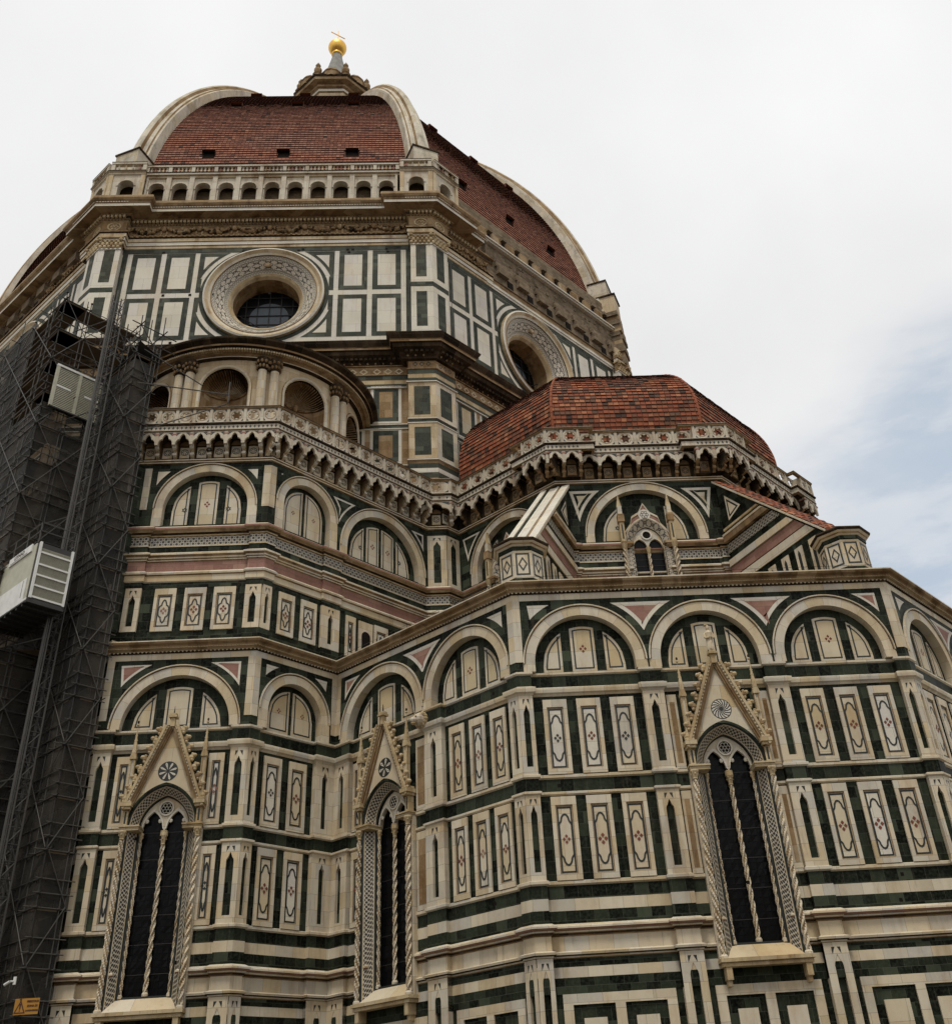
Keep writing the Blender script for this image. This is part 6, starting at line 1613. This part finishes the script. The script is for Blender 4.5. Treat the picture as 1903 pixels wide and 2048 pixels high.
bar(rl, Fr_.p(CWd, CZ1-.1, 0), Fr_.p(CWd, CZ1+.95, 0), .025, 'steel tube'); bar(rl, Fr_.p(CWd, CZ1+.95, 0), Fr_.p(CWd, CZ1+.6, -.9), .025, 'steel tube')
sb = B('name_board', cb); Fl_.box(sb, 1.05, 3.1, CZ1-.28, CZ1+.08, 0, .06, 'cabin white'); Fl_.box(sb, 1.2, 2.75, CZ1-.24, CZ1-.215, .06, .066, 'sign ink'); Fl_.box(sb, 2.95, 2.98, CZ0+.2, CZ0+1.0, .03, .036, 'sign ink')
def lettering(txt, F, u, z, d, size, mat, parent, name='lettering', align='CENTER'):
    cu = bpy.data.curves.new(name, 'FONT'); cu.body = txt; cu.size = size; cu.align_x = align; cu.align_y = 'CENTER'; cu.extrude = .003; cu.offset = .004
    o = bpy.data.objects.new(name+'_tmp', cu); COL.objects.link(o); bpy.context.view_layer.update()
    me = bpy.data.meshes.new_from_object(o.evaluated_get(bpy.context.evaluated_depsgraph_get())); bpy.data.objects.remove(o)
    me.materials.clear(); me.materials.append(MAT[mat])
    ob = bpy.data.objects.new(name, me); COL.objects.link(ob); ob.parent = parent.obj if isinstance(parent, B) else parent
    c = F.p(u, z, d); ob.matrix_world = Matrix(((F.u.x, 0, F.n.x, c.x), (F.u.y, 0, F.n.y, c.y), (0, 1, 0, c.z), (0, 0, 0, 1))); return ob
lettering('LIYNAD', Fl_, 2.0, CZ1-.07, .066, .26, 'sign ink', sb); lettering('S', Fl_, .85, CZ0+.45, .036, .5, 'sign ink', bd)
# white double-leaf landing gate at the upper stop
lg = thing('landing_gate', 'white double leaf louvred gate standing high on the scaffold landing', 'gate')
Fg = Face((KO+AV*.25+V(S, -S, 0)*.25)[:2], (S, -S))
gz0, gz1 = 33.5, 36.05
gf = B('frame', lg)
for u in (0, 1.22, 2.42): Fg.box(gf, u, u+.16, gz0, gz1, -.06, .06, 'cabin panel', back=True)
Fg.box(gf, 0, 2.58, gz1-.06, gz1+.06, -.06, .07, 'cabin white', back=True); Fg.box(gf, 0, 2.58, gz0-.05, gz0+.03, -.06, .07, 'dark steel', back=True)
for k in range(2):
    lv = B('leaf', lg); u0 = .16+k*1.22
    for i in range(24): Fg.box(lv, u0, u0+1.06, gz0+.06+i*.1, gz0+.11+i*.1, -.02, .03, 'cabin panel', back=True)
    Fg.box(lv, u0, u0+1.06, gz0+.02, gz1-.1, -.05, -.03, 'dark steel'); Fg.box(lv, u0+(.0 if k == 0 else .3), u0+(.76 if k == 0 else 1.06), gz0+1.25, gz0+1.37, 0, .05, 'cabin white')
wl_ = B('wall_panel', lg); Fg.box(wl_, 2.62, 3.75, gz0-.1, gz1-.2, -.06, .02, 'grille', back=True)
# warning sign on the right tower
sg_ = thing('warning_sign', 'yellow warning sign with black triangle tied to the scaffold near the ground', 'sign')
Fs = Face((-3.93, -38.16), (0, -1))
pl = B('plate', sg_); Fs.box(pl, .02, .86, 6.56, 7.06, 0, .02, 'sign yellow', back=True)
tb = B('symbol', sg_); Fs.stroke(tb, [(.03, 6.60), (.42, 6.60), (.225, 7.02)], .035, .026, 'sign ink'); Fs.prism(tb, [(.205, 6.72), (.245, 6.72), (.255, 6.90), (.195, 6.90)], .02, .026, 'sign ink', sides=False); Fs.box(tb, .207, .243, 6.66, 6.695, .02, .026, 'sign ink')
lettering('PERICOLO', Fs, .64, 6.96, .026, .085, 'sign ink', sg_); lettering('ZONA DI', Fs, .64, 6.82, .026, .085, 'sign ink', sg_); lettering('LAVORAZIONE', Fs, .635, 6.68, .026, .062, 'sign ink', sg_)
# small floodlight clamped to a tube
fl = B('floodlight', None, label='small white floodlight clamped to the scaffold tube above the yellow sign', category='floodlight')
c = V(-4.35, -38.3, 7.5); bar(fl, c, c+V(.2, -.05, .1), .05, 'cabin white', 8); bar(fl, c+V(.2, -.05, .1), c+V(.3, 0, .1), .03, 'cabin white'); boxw(fl, c+V(.33, .02, 0), V(1, 0, 0), V(0, 1, 0), .05, .02, 7.5, 7.75, 'cabin white')

# ================================================================== UNSEEN TOWN HOUSES ADDED TO BLOCK LOW SKY AND DARKEN THE LOWER WALLS
def unseen_house(x0, x1, yf, h, wall, shut, label, nw, nfl, ny=1):
    t = thing('unseen_house', label, 'house', group='unseen town houses added across the square to block low sky')
    F = Face((x1, yf), (0, 1)) if ny > 0 else None
    L = x1-x0
    w = B('wall', t); F.box(w, 0, L, 0, h, -12, 0, wall, back=True)
    r = B('roof', t)
    r.face([F.p(-.8, h, .9), F.p(L+.8, h, .9), F.p(L+.8, h+2.6, -6), F.p(-.8, h+2.6, -6)], 'dome tile'); r.face([F.p(-.8, h, -12.9), F.p(L+.8, h, -12.9), F.p(L+.8, h+2.6, -6), F.p(-.8, h+2.6, -6)], 'dome tile'); F.box(r, -.8, L+.8, h-.15, h-.02, 0, .9, 'plank')
    dr_ = B('door', t); F.box(dr_, L/2-.9, L/2+.9, 0, 3.1, 0, .05, 'plank')
    for j in range(nfl):
        for i in range(nw):
            u = L*(i+.5)/nw; z = 4.6+j*(h-5.2)/nfl
            if True:
                q = B('window', t); F.box(q, u-.75, u+.75, z-.2, z+2.2, 0, .06, 'gold stone'); p = B('pane', q); F.box(p, u-.5, u+.5, z, z+1.9, .06, .07, 'dark glass')
                for sg in (-1, 1): sh_ = B('shutter', q); F.box(sh_, *sorted((u+sg*.55, u+sg*1.1)), z, z+1.9, .06, .12, shut)
y_ = -93.0
for x0, x1, h, wl__, sh__, lb, nw in ((-62, -36, 19.5, 'plaster', 'grille', 'unseen wide ochre town house with grey shutters, leftmost of the row behind the viewer', 7), (-36, -14, 21.5, 'gold stone', 'plank', 'unseen tall stone coloured town house with brown shutters second in the row', 6), (-14, 12, 18.5, 'plaster', 'dark steel', 'unseen low ochre town house with dark shutters straight behind the viewer', 7), (12, 36, 22.0, 'warm niche stone', 'grille', 'unseen pale town house with grey shutters, tallest of the row', 6), (36, 66, 20.0, 'plaster', 'plank', 'unseen ochre town house with brown shutters at the right end of the row', 8)):
    unseen_house(x0, x1, y_, h, wl__, sh__, lb, nw, 4)

for b in OBJS: b.build()
